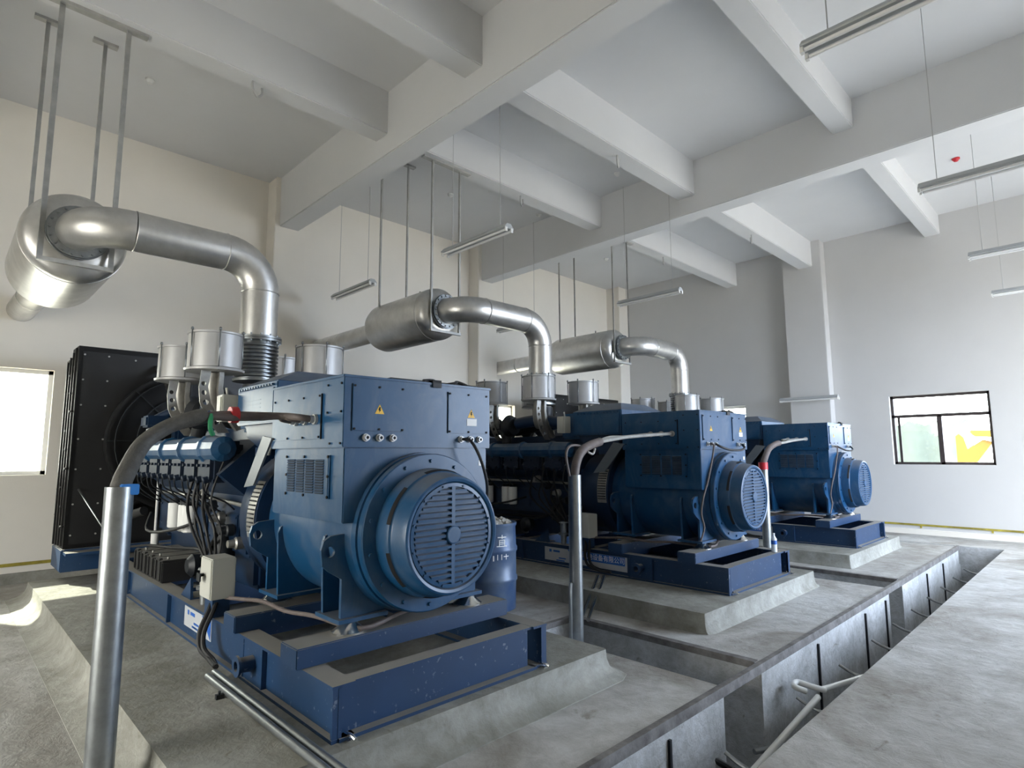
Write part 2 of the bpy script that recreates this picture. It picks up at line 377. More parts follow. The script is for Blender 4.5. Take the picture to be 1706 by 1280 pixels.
# base ledge
mb = MB(); mb.box(XW0, XW1, YW1-.05, YW1, 0, .13); mb.build('baseboard_back', 'pad', kind='structure')
mb = MB(); mb.box(XW1-.05, XW1, YW0, YW1-.05, 0, .10); mb.build('baseboard_right', 'wall', kind='structure')
def strip(name, horiz, lab):
    mb = MB()
    if horiz: mb.box(XW0, 3.78, YW1-.022, YW1-.012, .215, .255); [mb.box(x, x+.03, YW1-.012, YW1-.002, .17, .255) for x in [XW0+.5+1.1*i for i in range(7)]]
    else: mb.box(XW1-.022, XW1-.012, YW0, 9.4, .165, .20); [mb.box(XW1-.012, XW1-.002, y, y+.03, .12, .20) for y in [YW0+.5+1.1*i for i in range(11)]]
    mb.build(name, 'stripe', label=lab, cat='earthing strip')
strip('earthing_strip', True, 'yellow-green earthing strip along the base of the left-hand back wall')
strip('earthing_strip', False, 'yellow-green earthing strip low on the right-hand wall below its window')

# windows
def window(i, axis, a, b, kindw):
    mb = MB(); fr = .05; z0, z1 = WZ0, WZ1; zt = z0+(z1-z0)*.70; mid = (a+b)/2
    bars = [(a, b, z0, z0+fr), (a, b, z1-fr, z1), (a, a+fr, z0, z1), (b-fr, b, z0, z1)]
    if kindw == 'slide': bars += [(a, b, zt-.03, zt+.03), (mid-.03, mid+.03, z0, zt)]
    for (p, q, r, t) in bars:
        if axis == 'y': mb.box(p, q, YW1+.10, YW1+.17, r, t)
        else: mb.box(XW1+.10, XW1+.17, p, q, r, t)
    w = mb.build('window_%d' % i, 'frameb' if kindw == 'slide' else 'framew', kind='structure')
    mb = MB()
    if kindw == 'slide':   # camera-left (high y) sash glazed, other slid open
        for (p, q) in ((mid, mid+.045), (b-.15, b-.105)): mb.box(XW1+.085, XW1+.10, p, q, z0+fr, zt-.03)
        mb.build('window_sash', 'frameb', w)
        mb = MB(); mb.box(XW1+.13, XW1+.136, mid, b-fr, z0+fr, zt-.03); mb.box(XW1+.13, XW1+.136, a+fr, b-fr, zt+.03, z1-fr); mb.build('window_pane', 'glass', w)
    else:
        if axis == 'y': mb.box(a+fr, b-fr, YW1+.13, YW1+.136, z0+fr, z1-fr)
        else: mb.box(XW1+.13, XW1+.136, a+fr, b-fr, z0+fr, z1-fr)
        mb.build('window_pane', 'glass', w)
window(1, 'y', *BWIN[0], 'fix'); window(2, 'y', *BWIN[1], 'fix'); window(3, 'x', *FWIN[0], 'slide'); window(4, 'x', *FWIN[1], 'fix')

# outdoors seen through the right-hand window
t = empty('excavator', (20, 2.2, -.12), 'yellow excavator parked outside the right-hand window', 'excavator')
mb = MB()   # boom
P = [(3.04, .3), (3.03, 2.03), (2.95, 2.10), (2.86, 2.0), (2.79, 1.68), (2.45, 1.93), (2.24, 1.87), (2.55, 1.42), (2.75, 1.15), (2.6, .3)]
mb.prism([(y-2.2, z+.12) for y, z in P], 'x', -.15, .15); mb.build('boom', 'exc', t)
mb = MB(); mb.prism([(.49, 2.26), (.44, 2.30), (-2.2, 2.26), (-2.2, 2.0), (.40, 2.13)], 'x', -.28, -.16); mb.build('hydraulic_arm', 'exc', t)
mb = MB(); mb.box(-.9, .9, -3.2, -1.4, .9, 2.3, .1); mb.build('cab', 'exc', t)
mb = MB(); [mb.box(x, x+.45, -3.6, 0.3, 0, .75, .15) for x in (-1.1, .65)]; mb.build('track', 'rubber', t)
mb = MB(); mb.box(-1, 1, -3, -.4, .6, .95, .05); mb.build('chassis', 'exc', t)
mb = MB(); mb.rings([[(24, 3.2+.25*i+.06*sin(i), -.12) for i in range(20)], [(24.1+.08*sin(i*1.7), 3.2+.25*i, 1.2) for i in range(20)], [(24, 3.2+.25*i, 2.6+.1*sin(i*2.1)) for i in range(20)]], closed=False, cap=False)
mb.build('site_netting', 'mesh', label='green construction netting hung outside the right-hand window', cat='netting')

# ================= plinths =================
def plinth(i, x0, x1, y0, y1, h, sl, sf, sr, lab):
    prof = [(h, 0), (h*.62, .05), (h*.35, .18), (h*.14, .48), (0.004, 1.0), (-.02, 1.02)]
    mb = MB(); R = []
    for z, k in prof:
        a, f, r_, c = sl*k, sf*k, sr*k, .02+max(sf, sl, sr)*k*.8
        X0, X1, Y0, Y1 = x0-a, x1+r_, y0-f, y1
        R.append([(X0, Y1, z), (X0, Y0+c, z), (X0+c*.3, Y0+c*.3, z), (X0+c, Y0, z), (X1-c, Y0, z), (X1-c*.3, Y0+c*.3, z), (X1, Y0+c, z), (X1, Y1, z)])
    mb.rings(R, cap=False, smooth=True); mb._f([mb.b.faces.new([v for v in mb.b.verts][:8])], False)
    return mb.build('concrete_plinth', 'pad', label=lab, cat='plinth', group='concrete plinths under the generators')
PZ = .18
plinth(0, .875, 3.64, 2.74, 8.8, PZ, .19, .15, .15, 'grey cement plinth with flared base under the nearest generator')
plinth(1, 5.02, 7.74, 2.69, 8.8, PZ, .02, .05, .12, 'grey cement plinth under the middle generator')
plinth(2, 9.22, 11.9, 2.72, 8.8, PZ, .03, .03, .05, 'grey cement plinth under the farthest generator')

# ================= generator set (one built, two copied) =================
OFF = (0, -5.6, -PZ)
G = empty('diesel_generator', (XC[0], 5.6, PZ), 'blue diesel generator set nearest the camera, its round louvred fan cover facing us', 'generator', 'blue diesel generator sets')
def gp(mb, name, mats, label=None): return mb.build(name, mats, G, label=label, loc=OFF)
def sp(mb, name, mats, par, label=None): return mb.build(name, mats, par, label=label)
AX = 1.115     # alternator axis height
# ---- base frame
mb = MB()
for s in (-1, 1):
    xo, xi = s*.79, s*.66
    mb.box(xo, xi, 2.83, 8.35, .435, .45); mb.box(xo, xi, 2.83, 8.35, .18, .198); mb.box(s*.755, s*.735, 2.83, 8.35, .19, .44)
    mb.box(xo-s*.004, s*.735, 2.832, 2.850, .185, .448)
    for y in (3.72, 4.02, 5.75, 7.2): mb.box(xo-s*.004, s*.74, y, y+.02, .19, .44)
    mb.box(s*.782, s*.75, 3.73, 4.03, .19, .44)
mb.box(-.74, .66, 2.845, 2.95, .435, .449); mb.box(-.75, .68, 2.82, 2.93, .18, .198); mb.box(-.735, .645, 2.875, 2.892, .19, .44)
for y in (4.7, 5.9, 7.2, 8.25): mb.box(-.74, .74, y, y+.12, .22, .42)
fr = gp(mb, 'base_frame', 'frame')
for y0, y1 in ((3.17, 3.38), (4.09, 4.29)):
    mb = MB(); mb.box(-.825, .745, y0, y1, .452, .56, .006); sp(mb, 'cross_beam', 'frame', fr)
for s in (-1, 1):
    mb = MB(); mb.lathe((s*.77, 3.87, .32), (s, 0, 0), [(0, .045), (.10, .045), (.10, .062), (.115, .062), (.115, .03), (.02, .03)], 20); sp(mb, 'lifting_spool', 'frame', fr)
for x in (-.70, .74):
    mb = MB(); mb.tube([(x, 2.86, .205), (x+.01, 2.81, .20), (x+.015, 2.78, .19)], .009, 8); mb.box(x-.02, x+.03, 2.79, 2.86, .181, .188); sp(mb, 'anchor_bolt', 'chrome', fr)
# ---- banner on the skid
mb = MB(); mb.box(-.7585, -.756, 4.07, 5.36, .235, .40); mb.mi = 1; mb.prism([(4.86, .30), (4.97, .398), (4.10, .398), (4.10, .30)], 'x', -.761, -.7586)
ban = gp(mb, 'sign_banner', ['sign', 'signb'], 'white and blue company banner on the base frame')
E_ = (radians(90), 0, radians(-90))
text_mesh('banner_text', '动力机电设备有限公司', .078, 'txtw', ban, (-.7615, 4.49, .349), E_)
mb = MB(); [mb.box(-.7595, -.7587, 5.0+.02*i, 5.04+.02*i+.02*(i % 2), .27-.03*(i % 2), .285-.03*(i % 2)) for i in range(6)]; mb.box(-.7595, -.7587, 5.24, 5.28, .34, .375); mb.box(-.7595, -.7587, 5.10, 5.21, .345, .37); sp(mb, 'banner_mark', 'signb', ban)
# ---- alternator
mb = MB(); mb.lathe((0, 3.16, AX), (0, 1, 0), [(0, .47), (.0, .500), (.05, .500), (.055, .495), (.12, .515), (1.04, .515), (1.09, .49), (1.30, .48), (1.31, .54)], 64)
alt = gp(mb, 'alternator_body', 'blue')
mb = MB(); mb.lathe((0, 3.10, AX), (0, 1, 0), [(0, .38), (0, .485), (.008, .492), (.05, .492), (.06, .48)], 64)
for i in range(14):
    a = 2*pi*(i+.5)/14; mb.cyl((.445*cos(a), 3.088, AX+.445*sin(a)), (.445*cos(a), 3.10, AX+.445*sin(a)), .013, 6)
mb.b.faces.ensure_lookup_table(); fl = sp(mb, 'end_flange', 'blue', alt)
mb = MB(); mb.lathe((0, 3.10, AX), (0, -1, 0), [(0, .40), (.09, .392), (.11, .385), (.115, .375), (.125, .37), (.20, .362), (.235, .35), (.24, .338), (.235, .322), (.215, .312), (.213, .30)], 64)
for a in (60, 120, 180, 240, 300, 0):
    a = radians(a); c, s_ = cos(a), sin(a)
cov = sp(mb, 'fan_cover', 'blue', alt)
for i in range(6):      # dark air slots round the drum
    a0 = radians(60*i+12); mb = MB()
    mb.rings([[(R*cos(a0+radians(36)*k/8), 3.10-d, AX+R*sin(a0+radians(36)*k/8)) for k in range(9)] for R, d in ((.3935, .088), (.386, .109), (.383, .113))], closed=False, cap=False)
    sp(mb, 'air_slot', 'hole', alt)
mb = MB(); mb.lathe((0, 2.905, AX), (0, 1, 0), [(0, .305), (.01, .305)], 48); sp(mb, 'fan_opening', 'dark', alt)
mb = MB(); R = .292; ns = 17
for i in range(ns):
    z = AX-R+.025+(2*R-.05)*i/(ns-1); hw = math.sqrt(max(R*R-(z-AX)**2, 0))-.012
    for s in (-1, 1):
        x0 = .013 if abs(z-AX) > .045 else .052
        if hw-x0 < .02: continue
        P = [(2.868, z-.011), (2.867, z+.003), (2.884, z+.011), (2.888, z+.006)]
        mb.prism(P, 'x', s*x0, s*hw)
mb.box(-.013, .013, 2.868, 2.885, AX-R, AX+R); mb.lathe((0, 2.885, AX), (0, -1, 0), [(0, .055), (.022, .055), (.026, .048)], 24)
mb.lathe((0, 2.89, AX), (0, -1, 0), [(0, .312), (.018, .312), (.02, .29), (.0, .288)], 48)
for i in range(12):
    a = 2*pi*(i+.5)/12; mb.cyl((.30*cos(a), 2.864, AX+.30*sin(a)), (.30*cos(a), 2.875, AX+.30*sin(a)), .007, 6)
sp(mb, 'louvre_grille', 'blue', alt)
# feet
def foot(s, yl, yb, nm):
    pl = [(-.52, .64), (-.52, .87), (-.60, .92), (-.645, .96), (-.655, 1.05), (-.64, 1.10), (-.60, 1.125), (-.42, 1.14), (-.36, .84), (-.24, .70), (-.22, .64)]
    pb = [(-.53, .64), (-.545, 1.06), (-.53, 1.10), (-.49, 1.125), (-.42, 1.12), (-.36, .80), (-.24, .70), (-.22, .64)]
    m_ = MB(); f = lambda P: [(x*-s, z) for x, z in P]
    m_.prism(f(pl), 'y', yl-.012, yl+.012, [[(-s*x, z) for x, z in circ(-.60, 1.035, .032)]]); m_.prism(f(pb), 'y', yb-.012, yb+.012)
    y0, y1 = sorted((yl, yb)); m_.box(-s*-.55, -s*-.22, y0-.05, y1+.05, .622, .645)
    f_ = sp(m_, 'mounting_foot', 'blue', alt)
    m_ = MB(); yc = y0+.02 if yl < yb else y1-.02
    m_.lathe((s*.46, yc-.02 if yl < yb else yc, .56), (0, 0, 1), [(0, .10), (.010, .10), (.02, .085), (.045, .055), (.062, .045)], 20); m_.box(s*.44-.09, s*.44+.09, yc-.05, yc+.05, .56, .566)
    sp(m_, 'rubber_mount', 'chrome', alt)
for s in (-1, 1):
    foot(s, 3.28, 3.48, 'f'); foot(s, 4.36, 4.14, 'r')
# lower box + terminal box
mb = MB(); mb.box(-.565, .565, 3.20, 4.20, 1.20, 1.645, .006); lb = gp(mb, 'air_outlet_box', 'blue')
for s in (-1, 1):
    mb = MB(); x = s*.568; mb.box(s*.565, x+s*.006, 3.36, 3.98, 1.335, 1.60)
    mb.box(x+s*.004, x+s*.009, 3.375, 3.381, 1.35, 1.59)
    for c in range(4):
        for r_ in range(13):
            z = 1.365+r_*.0165; y0 = 3.43+c*.135
            mb.prism([(x+s*.006, z+.011), (x+s*.016, z+.001), (x+s*.006, z+.002)], 'y', y0, y0+.115)
    mb.mi = 1
    for c in range(4):
        for r_ in range(13):
            z = 1.365+r_*.0165; y0 = 3.43+c*.135; mb.box(x+s*.006, x+s*.007, y0, y0+.115, z-.005, z+.001)
    for y, z in ((3.375, 1.345), (3.70, 1.345), (3.965, 1.345), (3.375, 1.59), (3.70, 1.59), (3.965, 1.59), (3.375, 1.47), (3.965, 1.47)):
        mb.cyl((x+s*.006, y, z), (x+s*.014, y, z), .009, 8)
    sp(mb, 'louvre_panel', ['blue', 'hole'], lb)
mb = MB(); mb.box(-.585, .585, 3.185, 4.215, 1.645, 2.07, .004); mb.box(-.592, .592, 3.178, 4.222, 2.066, 2.082, .003)
tb = gp(mb, 'terminal_box', 'blue')
def panel(x0, x1, z0, z1, nm='access_panel'):
    m_ = MB(); m_.box(x0, x1, 3.176, 3.186, z0, z1, .002); m_.mi = 1
    for x in (x0+.012, (x0+x1)/2, x1-.012):
        for z in (z0+.012, z1-.012): m_.cyl((x, 3.17, z), (x, 3.178, z), .007, 8)
    m_.box(x0-.004, x0, 3.183, 3.186, z0, z1)
    return sp(m_, nm, ['blue', 'hole'], tb)
panel(-.53, -.165, 1.745, 2.03); panel(.195, .555, 1.745, 2.03)
for s in (-1, 1):
    m_ = MB(); x = s*.585; m_.box(x, x+s*.008, 3.46, 4.17, 1.70, 1.985, .002); m_.mi = 1
    for y in (3.475, 3.7, 3.93, 4.155):
        for z in (1.713, 1.972): m_.cyl((x+s*.006, y, z), (x+s*.015, y, z), .007, 8)
    m_.box(x, x+s*.009, 3.452, 3.459, 1.70, 1.985)
    for y, z in ((3.21, 1.67), (3.21, 1.86), (3.21, 2.03), (3.38, 2.03), (3.38, 1.86), (3.34, 1.67)): m_.cyl((x, y, z), (x+s*.008, y, z), .007, 8)
    sp(m_, 'access_panel', ['blue', 'hole'], tb)
for x, zz in ((-.345, 1.88), (.40, 1.885)):
    m_ = MB(); sz = .033; m_.prism([(x-sz, zz-sz*.85), (x+sz, zz-sz*.85), (x, zz+sz*.95)], 'y', 3.1745, 3.177)
    ws = sp(m_, 'warning_sign', 'yellow', tb)
    m_ = MB(); m_.prism([(x-.003, zz+.016), (x+.008, zz+.013), (x+.002, zz), (x+.010, zz), (x-.004, zz-.02), (x-.001, zz-.006), (x-.009, zz-.006)], 'y', 3.1735, 3.1744)
    m_.build('warning_bolt', 'hole', tb)
m_ = MB(); m_.box(.36, .45, 3.174, 3.177, 1.80, 1.85); sp(m_, 'paper_label', 'white', tb)
for x in (-.435, -.34, -.245, .31, .395, .475):
    m_ = MB(); m_.lathe((x, 3.186, 1.705), (0, -1, 0), [(0, .024), (.012, .024), (.012, .018), (.03, .018), (.03, .010), (.012, .01)], 12); m_.mi = 1; m_.cyl((x, 3.158, 1.705), (x, 3.1559, 1.705), .0095, 10)
    sp(m_, 'cable_gland', ['filt', 'hole'], tb)
m_ = MB(); m_.box(.49, .53, 3.198, 3.2005, 1.52, 1.56); m_.build('small_label', 'white', lb)
for y in (3.52, 3.66, 3.80):
    m_ = MB(); m_.lathe((-.592, y, 1.825), (-1, 0, 0), [(0, .032), (.02, .032), (.02, .024), (.045, .024), (.045, .015), (.02, .015)], 14); m_.mi = 1; m_.cyl((-.636, y, 1.825), (-.6375, y, 1.825), .0145, 12)
    sp(m_, 'side_cable_gland', ['filt', 'hole'], tb)
# control cables on the front
m_ = MB(); m_.tube([(.31, 3.15, 1.705), (.335, 3.10, 1.69), (.39, 3.07, 1.58), (.46, 3.08, 1.42), (.50, 3.12, 1.28), (.52, 3.17, 1.1)], .011, 8); gp(m_, 'signal_cable', 'rubber')
m_ = MB(); m_.tube([(.0, 3.2, 2.09), (.1, 3.22, 2.10), (.2, 3.3, 2.085), (.3, 3.25, 2.10), (.37, 3.3, 2.12), (.45, 3.28, 2.09), (.52, 3.5, 2.10), (.5, 4.1, 2.11)], .012, 8, 5)
m_.box(.06, .13, 3.17, 3.30, 2.083, 2.10); m_.box(.06, .13, 3.17, 3.176, 2.05, 2.10); m_.box(.35, .57, 3.5, 4.1, 2.082, 2.11, .01); gp(m_, 'loom_on_top', 'rubber')
# ---- flywheel housing
mb = MB(); mb.lathe((0, 4.46, AX), (0, 1, 0), [(0, .50), (0, .575), (.05, .58), (.18, .58), (.18, .55), (.40, .55), (.5, .50)], 48)
mb.box(-.30, .30, 4.62, 4.95, .6, 1.6, .03); fh = gp(mb, 'flywheel_housing', 'blue2')
mb = MB()
mb.rings([[(R*cos(a), y, AX+R*sin(a)) for a in [radians(150+3*k) for k in range(15)]] for R, y in ((.583, 4.48), (.583, 4.62))], closed=False, cap=False); np_ = sp(mb, 'vent_plate', 'alu', fh)
mb = MB()
for k in range(12):
    a = radians(153+3.1*k); c, s_ = cos(a), sin(a); mb.cyl((.586*c, 4.49, AX+.586*s_), (.586*c, 4.61, AX+.586*s_), .006, 6)
sp(mb, 'vent_slot', 'dark', fh)
mb = MB(); mb.prism([(4.66, 1.36), (4.48, 1.38), (4.18, 1.72), (4.34, 1.74)], 'x', -.60, -.585); gp(mb, 'guard_plate', 'led')
# ---- engine
EX = -.05
mb = MB(); mb.box(EX-.40, EX+.40, 4.93, 7.55, .78, 1.40, .03); mb.box(EX-.30, EX+.30, 5.0, 7.45, .50, .80, .04)
mb.prism([(EX-.62, 1.45), (EX-.30, 1.74), (EX+.30, 1.74), (EX+.62, 1.45), (EX+.38, 1.25), (EX-.38, 1.25)], 'y', 5.0, 7.45); mb.box(EX-.2, EX+.2, 5.1, 7.3, 1.7, 1.86, .02)
eb = gp(mb, 'engine_block', 'blue2')
for s in (-1, 1):
    for i in range(6):
        y = 5.08+i*.395
        m_ = MB(); m_.box(EX+s*.42, EX+s*.66, y, y+.34, 1.38, 1.60, .03); m_.box(EX+s*.40, EX+s*.56, y+.02, y+.32, 1.58, 1.72, .03)
        m_.cyl((EX+s*.60, y+.08, 1.42), (EX+s*.69, y+.08, 1.40), .028, 10); m_.cyl((EX+s*.60, y+.25, 1.42), (EX+s*.69, y+.25, 1.40), .028, 10)
        for dy in (.05, .17, .29): m_.cyl((EX+s*.66, y+dy, 1.52), (EX+s*.68, y+dy, 1.52), .014, 6)
        sp(m_, 'cylinder_head', 'blue3', eb)
        m_ = MB(); m_.tube([(EX+s*.69, y+.08, 1.40), (EX+s*.66, y+.1, 1.30), (EX+s*.50, y+.12, 1.22), (EX+s*.42, y+.12, 1.15)], .007, 6); m_.tube([(EX+s*.69, y+.25, 1.40), (EX+s*.64, y+.27, 1.25), (EX+s*.44, y+.28, 1.1)], .007, 6)
        sp(m_, 'fuel_line', 'dark', eb)
        m_ = MB(); m_.box(EX+s*.40, EX+s*.425, y+.02, y+.32, .86, 1.12, .01); [m_.cyl((EX+s*.42, y+a, b), (EX+s*.437, y+a, b), .012, 6) for a in (.05, .29) for b in (.89, 1.09)]; sp(m_, 'crankcase_cover', 'blue2', eb)
    # manifold pipe with joint rings
    m_ = MB(); yy = 4.98
    m_.lathe((EX+s*.60, 4.97, 1.655), (0, 1, 0), [(0, .05), (.02, .10), (.28, .108), (.30, .122), (.34, .122), (.35, .10), (.85, .10), (.86, .122), (.90, .122), (.91, .10), (1.45, .10), (1.46, .122), (1.50, .122), (1.51, .10), (2.05, .10), (2.06, .122), (2.10, .122), (2.11, .10), (2.6, .10), (2.66, .05)], 12, smooth=False)
    gp(m_, 'water_manifold', 'blue')
    m_ = MB(); m_.tube([(EX+s*.44, 4.95, 1.20), (EX+s*.46, 5.6, 1.22), (EX+s*.46, 7.3, 1.22)], .016, 8); gp(m_, 'fuel_rail', 'alu')
    # turbochargers
    y = 6.15
    m_ = MB(); m_.lathe((EX+s*.36, 6.25, 2.02), (0, 1, 0), [(0, .06), (.02, .13), (.12, .17), (.2, .12), (.22, .08), (.36, .08), (.38, .13), (.48, .16), (.56, .10)], 24); m_.tube([(EX+s*.36, 6.42, 1.9), (EX+s*.40, 6.4, 1.75)], .07, 12); gp(m_, 'turbocharger', 'dark')
    m_ = MB(); m_.tube([(EX+s*.36, 6.2, 2.05), (EX+s*.33, 5.8, 2.08), (EX+s*.30, 5.3, 2.02)], .085, 14); m_.torus((EX+s*.33, 5.8, 2.08), (0, 1, 0), .088, .01, 20, 6); gp(m_, 'charge_air_pipe', 'blue2')
m_ = MB(); m_.tube([(EX, 6.6, 2.0), (EX, 6.2, 2.05), (EX, 6.0, 2.12), (EX, 5.98, 2.30)], .12, 16); gp(m_, 'exhaust_collector', 'dark')
m_ = MB(); m_.tube([(EX-.3, 6.9, 2.0), (EX-.1, 7.1, 2.1), (EX+.2, 7.15, 2.05), (EX+.4, 7.0, 1.95)], .09, 14); gp(m_, 'cross_duct', 'dark')
# intercooler
m_ = MB(); m_.box(EX-.50, EX+.50, 4.24, 5.02, 1.84, 2.15, .008)
m_.rings([[(EX-.50, 4.24, 2.15), (EX+.50, 4.24, 2.15), (EX+.50, 5.02, 2.15), (EX-.50, 5.02, 2.15)], [(EX-.28, 4.40, 2.25), (EX+.28, 4.40, 2.25), (EX+.28, 4.86, 2.25), (EX-.28, 4.86, 2.25)]], smooth=False)
m_.box(EX-.36, EX+.36, 5.0, 5.35, 1.80, 2.15, .03); ic = gp(m_, 'intercooler', 'blue')
m_ = MB(); m_.box(EX-.515, EX-.50, 4.27, 4.97, 1.86, 2.10, .004)
for i in range(13): m_.box(EX-.52, EX-.50, 4.29+i*.053, 4.32+i*.053, 2.115, 2.13)
for i in range(4): m_.box(EX-.5165, EX-.515, 4.50, 4.80, 1.93+i*.03, 1.935+i*.03)
sp(m_, 'side_cover', 'blue', ic)
m_ = MB(); m_.box(EX-.60, EX-.47, 5.08, 5.22, 1.88, 2.10, .008); m_.tube([(EX-.55, 5.12, 2.1), (EX-.56, 5.12, 2.16)], .01, 6); m_.box(EX-.61, EX-.60, 5.10, 5.17, 1.9, 2.08); gp(m_, 'engine_controller', 'grey', 'pale grey engine controller box')
m_ = MB(); m_.prism([(4.30, 1.86), (4.98, 1.86), (4.9, 1.74), (4.55, 1.62), (4.35, 1.62)], 'x', EX-.45, EX+.45); m_.box(EX-.5, EX-.2, 4.3, 4.6, 1.6, 1.66); gp(m_, 'air_duct', 'blue2')
# air filters and perforated brackets
for s in (-1, 1):
    for y in (5.64, 6.62):
        cx = EX+s*.50
        m_ = MB(); m_.lathe((cx, y, 2.35), (0, 0, 1), [(0, .10), (.0, .245), (.018, .25), (.03, .225), (.325, .222), (.33, .235), (.345, .235), (.35, .20)], 36)
        af = gp(m_, 'air_filter', 'filt')
        for k in range(6):
            m_ = MB(); a = 2*pi*k/6+.35; m_.cyl((cx+.238*cos(a), y+.238*sin(a), 2.345), (cx+.238*cos(a), y+.238*sin(a), 2.725), .006, 6); m_.cyl((cx+.238*cos(a), y+.238*sin(a), 2.70), (cx+.238*cos(a), y+.238*sin(a), 2.72), .012, 6)
            sp(m_, 'clamp_rod', 'galv', af)
        m_ = MB(); m_.tube([(cx, y+.01, 2.34), (cx, y+.02, 2.2), (cx-s*.03, y+.05, 2.08), (cx-s*.1, y+.08, 2.0)], lambda t: .065, 14); sp(m_, 'intake_elbow', 'alu', af)
        t_ = -s      # the strip curves inwards as it comes down
        X = lambda q: [(cx+t_*(u-.035), z) for u, z in q]
        m_ = MB(); m_.prism(X([(-.10, 2.345), (-.02, 2.345), (-.04, 2.20), (-.01, 2.06), (.07, 1.92), (.16, 1.80), (.06, 1.80), (-.04, 1.92), (-.10, 2.06), (-.115, 2.20)]), 'y', y-.10, y-.088, [X(circ(-.078, 2.23, .020)), X(circ(-.070, 2.15, .022)), X(circ(-.053, 2.065, .024)), X(circ(-.010, 1.975, .025)), X(circ(.05, 1.89, .022))])
        m_.prism(X([(.05, 2.345), (.09, 2.345), (.085, 2.20), (.11, 2.08), (.20, 1.94), (.27, 1.84), (.22, 1.82), (.13, 1.94), (.06, 2.06), (.045, 2.2)]), 'y', y-.10, y-.04)
        sp(m_, 'perforated_bracket', 'alu', af)
# filters, dipstick, pumps
for (x, y) in ((EX-.47, 6.20), (EX-.47, 6.34), (EX-.46, 6.72)):
    m_ = MB(); m_.lathe((x, y, .88), (0, 0, 1), [(0, .05), (.01, .066), (.24, .066), (.25, .06)], 20); m_.mi = 1; m_.lathe((x, y, 1.13), (0, 0, 1), [(0, .05), (.04, .055)], 14); gp(m_, 'oil_filter', ['white', 'dark'], 'white spin-on oil filter')
m_ = MB(); m_.lathe((EX-.50, 7.62, 1.70), (0, 0, 1), [(0, .06), (.01, .068), (.20, .068), (.21, .05)], 18); gp(m_, 'fuel_filter', 'white', 'white fuel filter')
m_ = MB(); m_.box(EX-.60, EX-.36, 7.5, 7.75, 1.92, 2.05, .02); m_.tube([(EX-.5, 7.6, 2.0), (EX-.3, 7.5, 2.12), (EX-.2, 7.3, 2.05)], .05, 12); gp(m_, 'filter_head', 'blue2')
m_ = MB(); m_.cyl((EX-.44, 7.50, .72), (EX-.44, 7.50, 1.55), .014, 8); m_.cyl((EX-.44, 7.5, .60), (EX-.44, 7.5, .75), .04, 10); gp(m_, 'dipstick_tube', 'white')
m_ = MB(); m_.tube([(EX-.50, 5.9, 1.0), (EX-.62, 6.3, .9), (EX-.66, 6.9, .86), (EX-.55, 7.25, 1.0)], .014, 8); gp(m_, 'bent_hose', 'rubber')
rnd = random.Random(3)
for k in range(6):
    y = 5.0+.11*k; m_ = MB()
    m_.tube([(EX-.55-rnd.random()*.1, y+.1*rnd.random(), 1.55), (EX-.62-.06*rnd.random(), y+.15*rnd.random(), 1.25), (EX-.5-.12*rnd.random(), y+.2*rnd.random(), 1.0), (EX-.6, 5.0+.25*rnd.random(), .72), (EX-.62, 4.95+.1*rnd.random(), .55)], .007+.006*rnd.random(), 7); gp(m_, 'wiring_hose', 'rubber')
for k in range(5):
    m_ = MB(); x = EX-.42-.02*k; y = 5.0+.16*k
    m_.lathe((x, y, .9+.09*k), (-1, 0, 0), [(0, .05), (.05, .05), (.06, .035), (.11, .03)], 12); gp(m_, 'sensor_housing', 'dark' if k % 2 else 'alu')
m_ = MB(); m_.lathe((EX-.44, 5.35, .72), (0, 0, 1), [(0, .09), (.12, .10), (.2, .07), (.3, .07)], 16); gp(m_, 'oil_cooler', 'dark'); m_ = MB(); m_.lathe((EX-.42, 5.9, .62), (-1, 0, 0), [(0, .09), (.10, .10), (.14, .06)], 16); gp(m_, 'starter_motor', 'dark')
# preheater
m_ = MB(); m_.lathe((-.70, 5.08, .45), (0, 0, 1), [(0, .035), (.11, .04), (.115, .065), (.14, .068), (.145, .045), (.26, .045), (.265, .06), (.28, .055)], 18); gp(m_, 'coolant_preheater', 'galv', 'bright metal coolant preheater')
m_ = MB(); m_.prism([(5.3, .45), (5.55, .45), (5.32, .62)], 'x', -.74, -.72); m_.box(-.74, -.6, 5.3, 5.55, .45, .46); gp(m_, 'gusset', 'frame')
# battery-side control box
m_ = MB(); m_.box(-.83, -.66, 4.56, 4.80, .58, .865, .008); m_.box(-.832, -.83, 4.575, 4.785, .595, .85); cb = gp(m_, 'control_box', 'grey', 'pale grey metal switch box')
m_ = MB(); m_.cyl((-.83, 4.72, .74), (-.87, 4.72, .74), .012, 8); m_.box(-.875, -.865, 4.66, 4.74, .70, .76, .004); sp(m_, 'switch_handle', 'dark', cb)
m_ = MB(); m_.box(-.80, -.68, 4.60, 4.76, .45, .58); gp(m_, 'control_box_stand', 'frame')
for k, (dx, dy) in enumerate(((0, 0), (-.012, .05))):
    m_ = MB(); m_.tube([(-.75+dx, 4.64+dy, .58), (-.80+dx, 4.58+dy, .50), (-.86+dx, 4.55+dy, .38), (-.87+dx, 4.50+dy, .28), (-.85+dx, 4.38+dy, .235), (-.88+.0*dx, 4.22+dy*.3, .235)], .017, 8); gp(m_, 'control_cable', 'rubber')
m_ = MB(); m_.tube([(-.72, 4.62, .58), (-.66, 4.45, .585), (-.60, 4.2, .60), (-.57, 3.9, .585), (-.52, 3.6, .60), (-.42, 3.2, .585), (-.1, 3.28, .60), (.2, 3.4, .575)], .014, 8); gp(m_, 'sensor_cable', 'cabler')
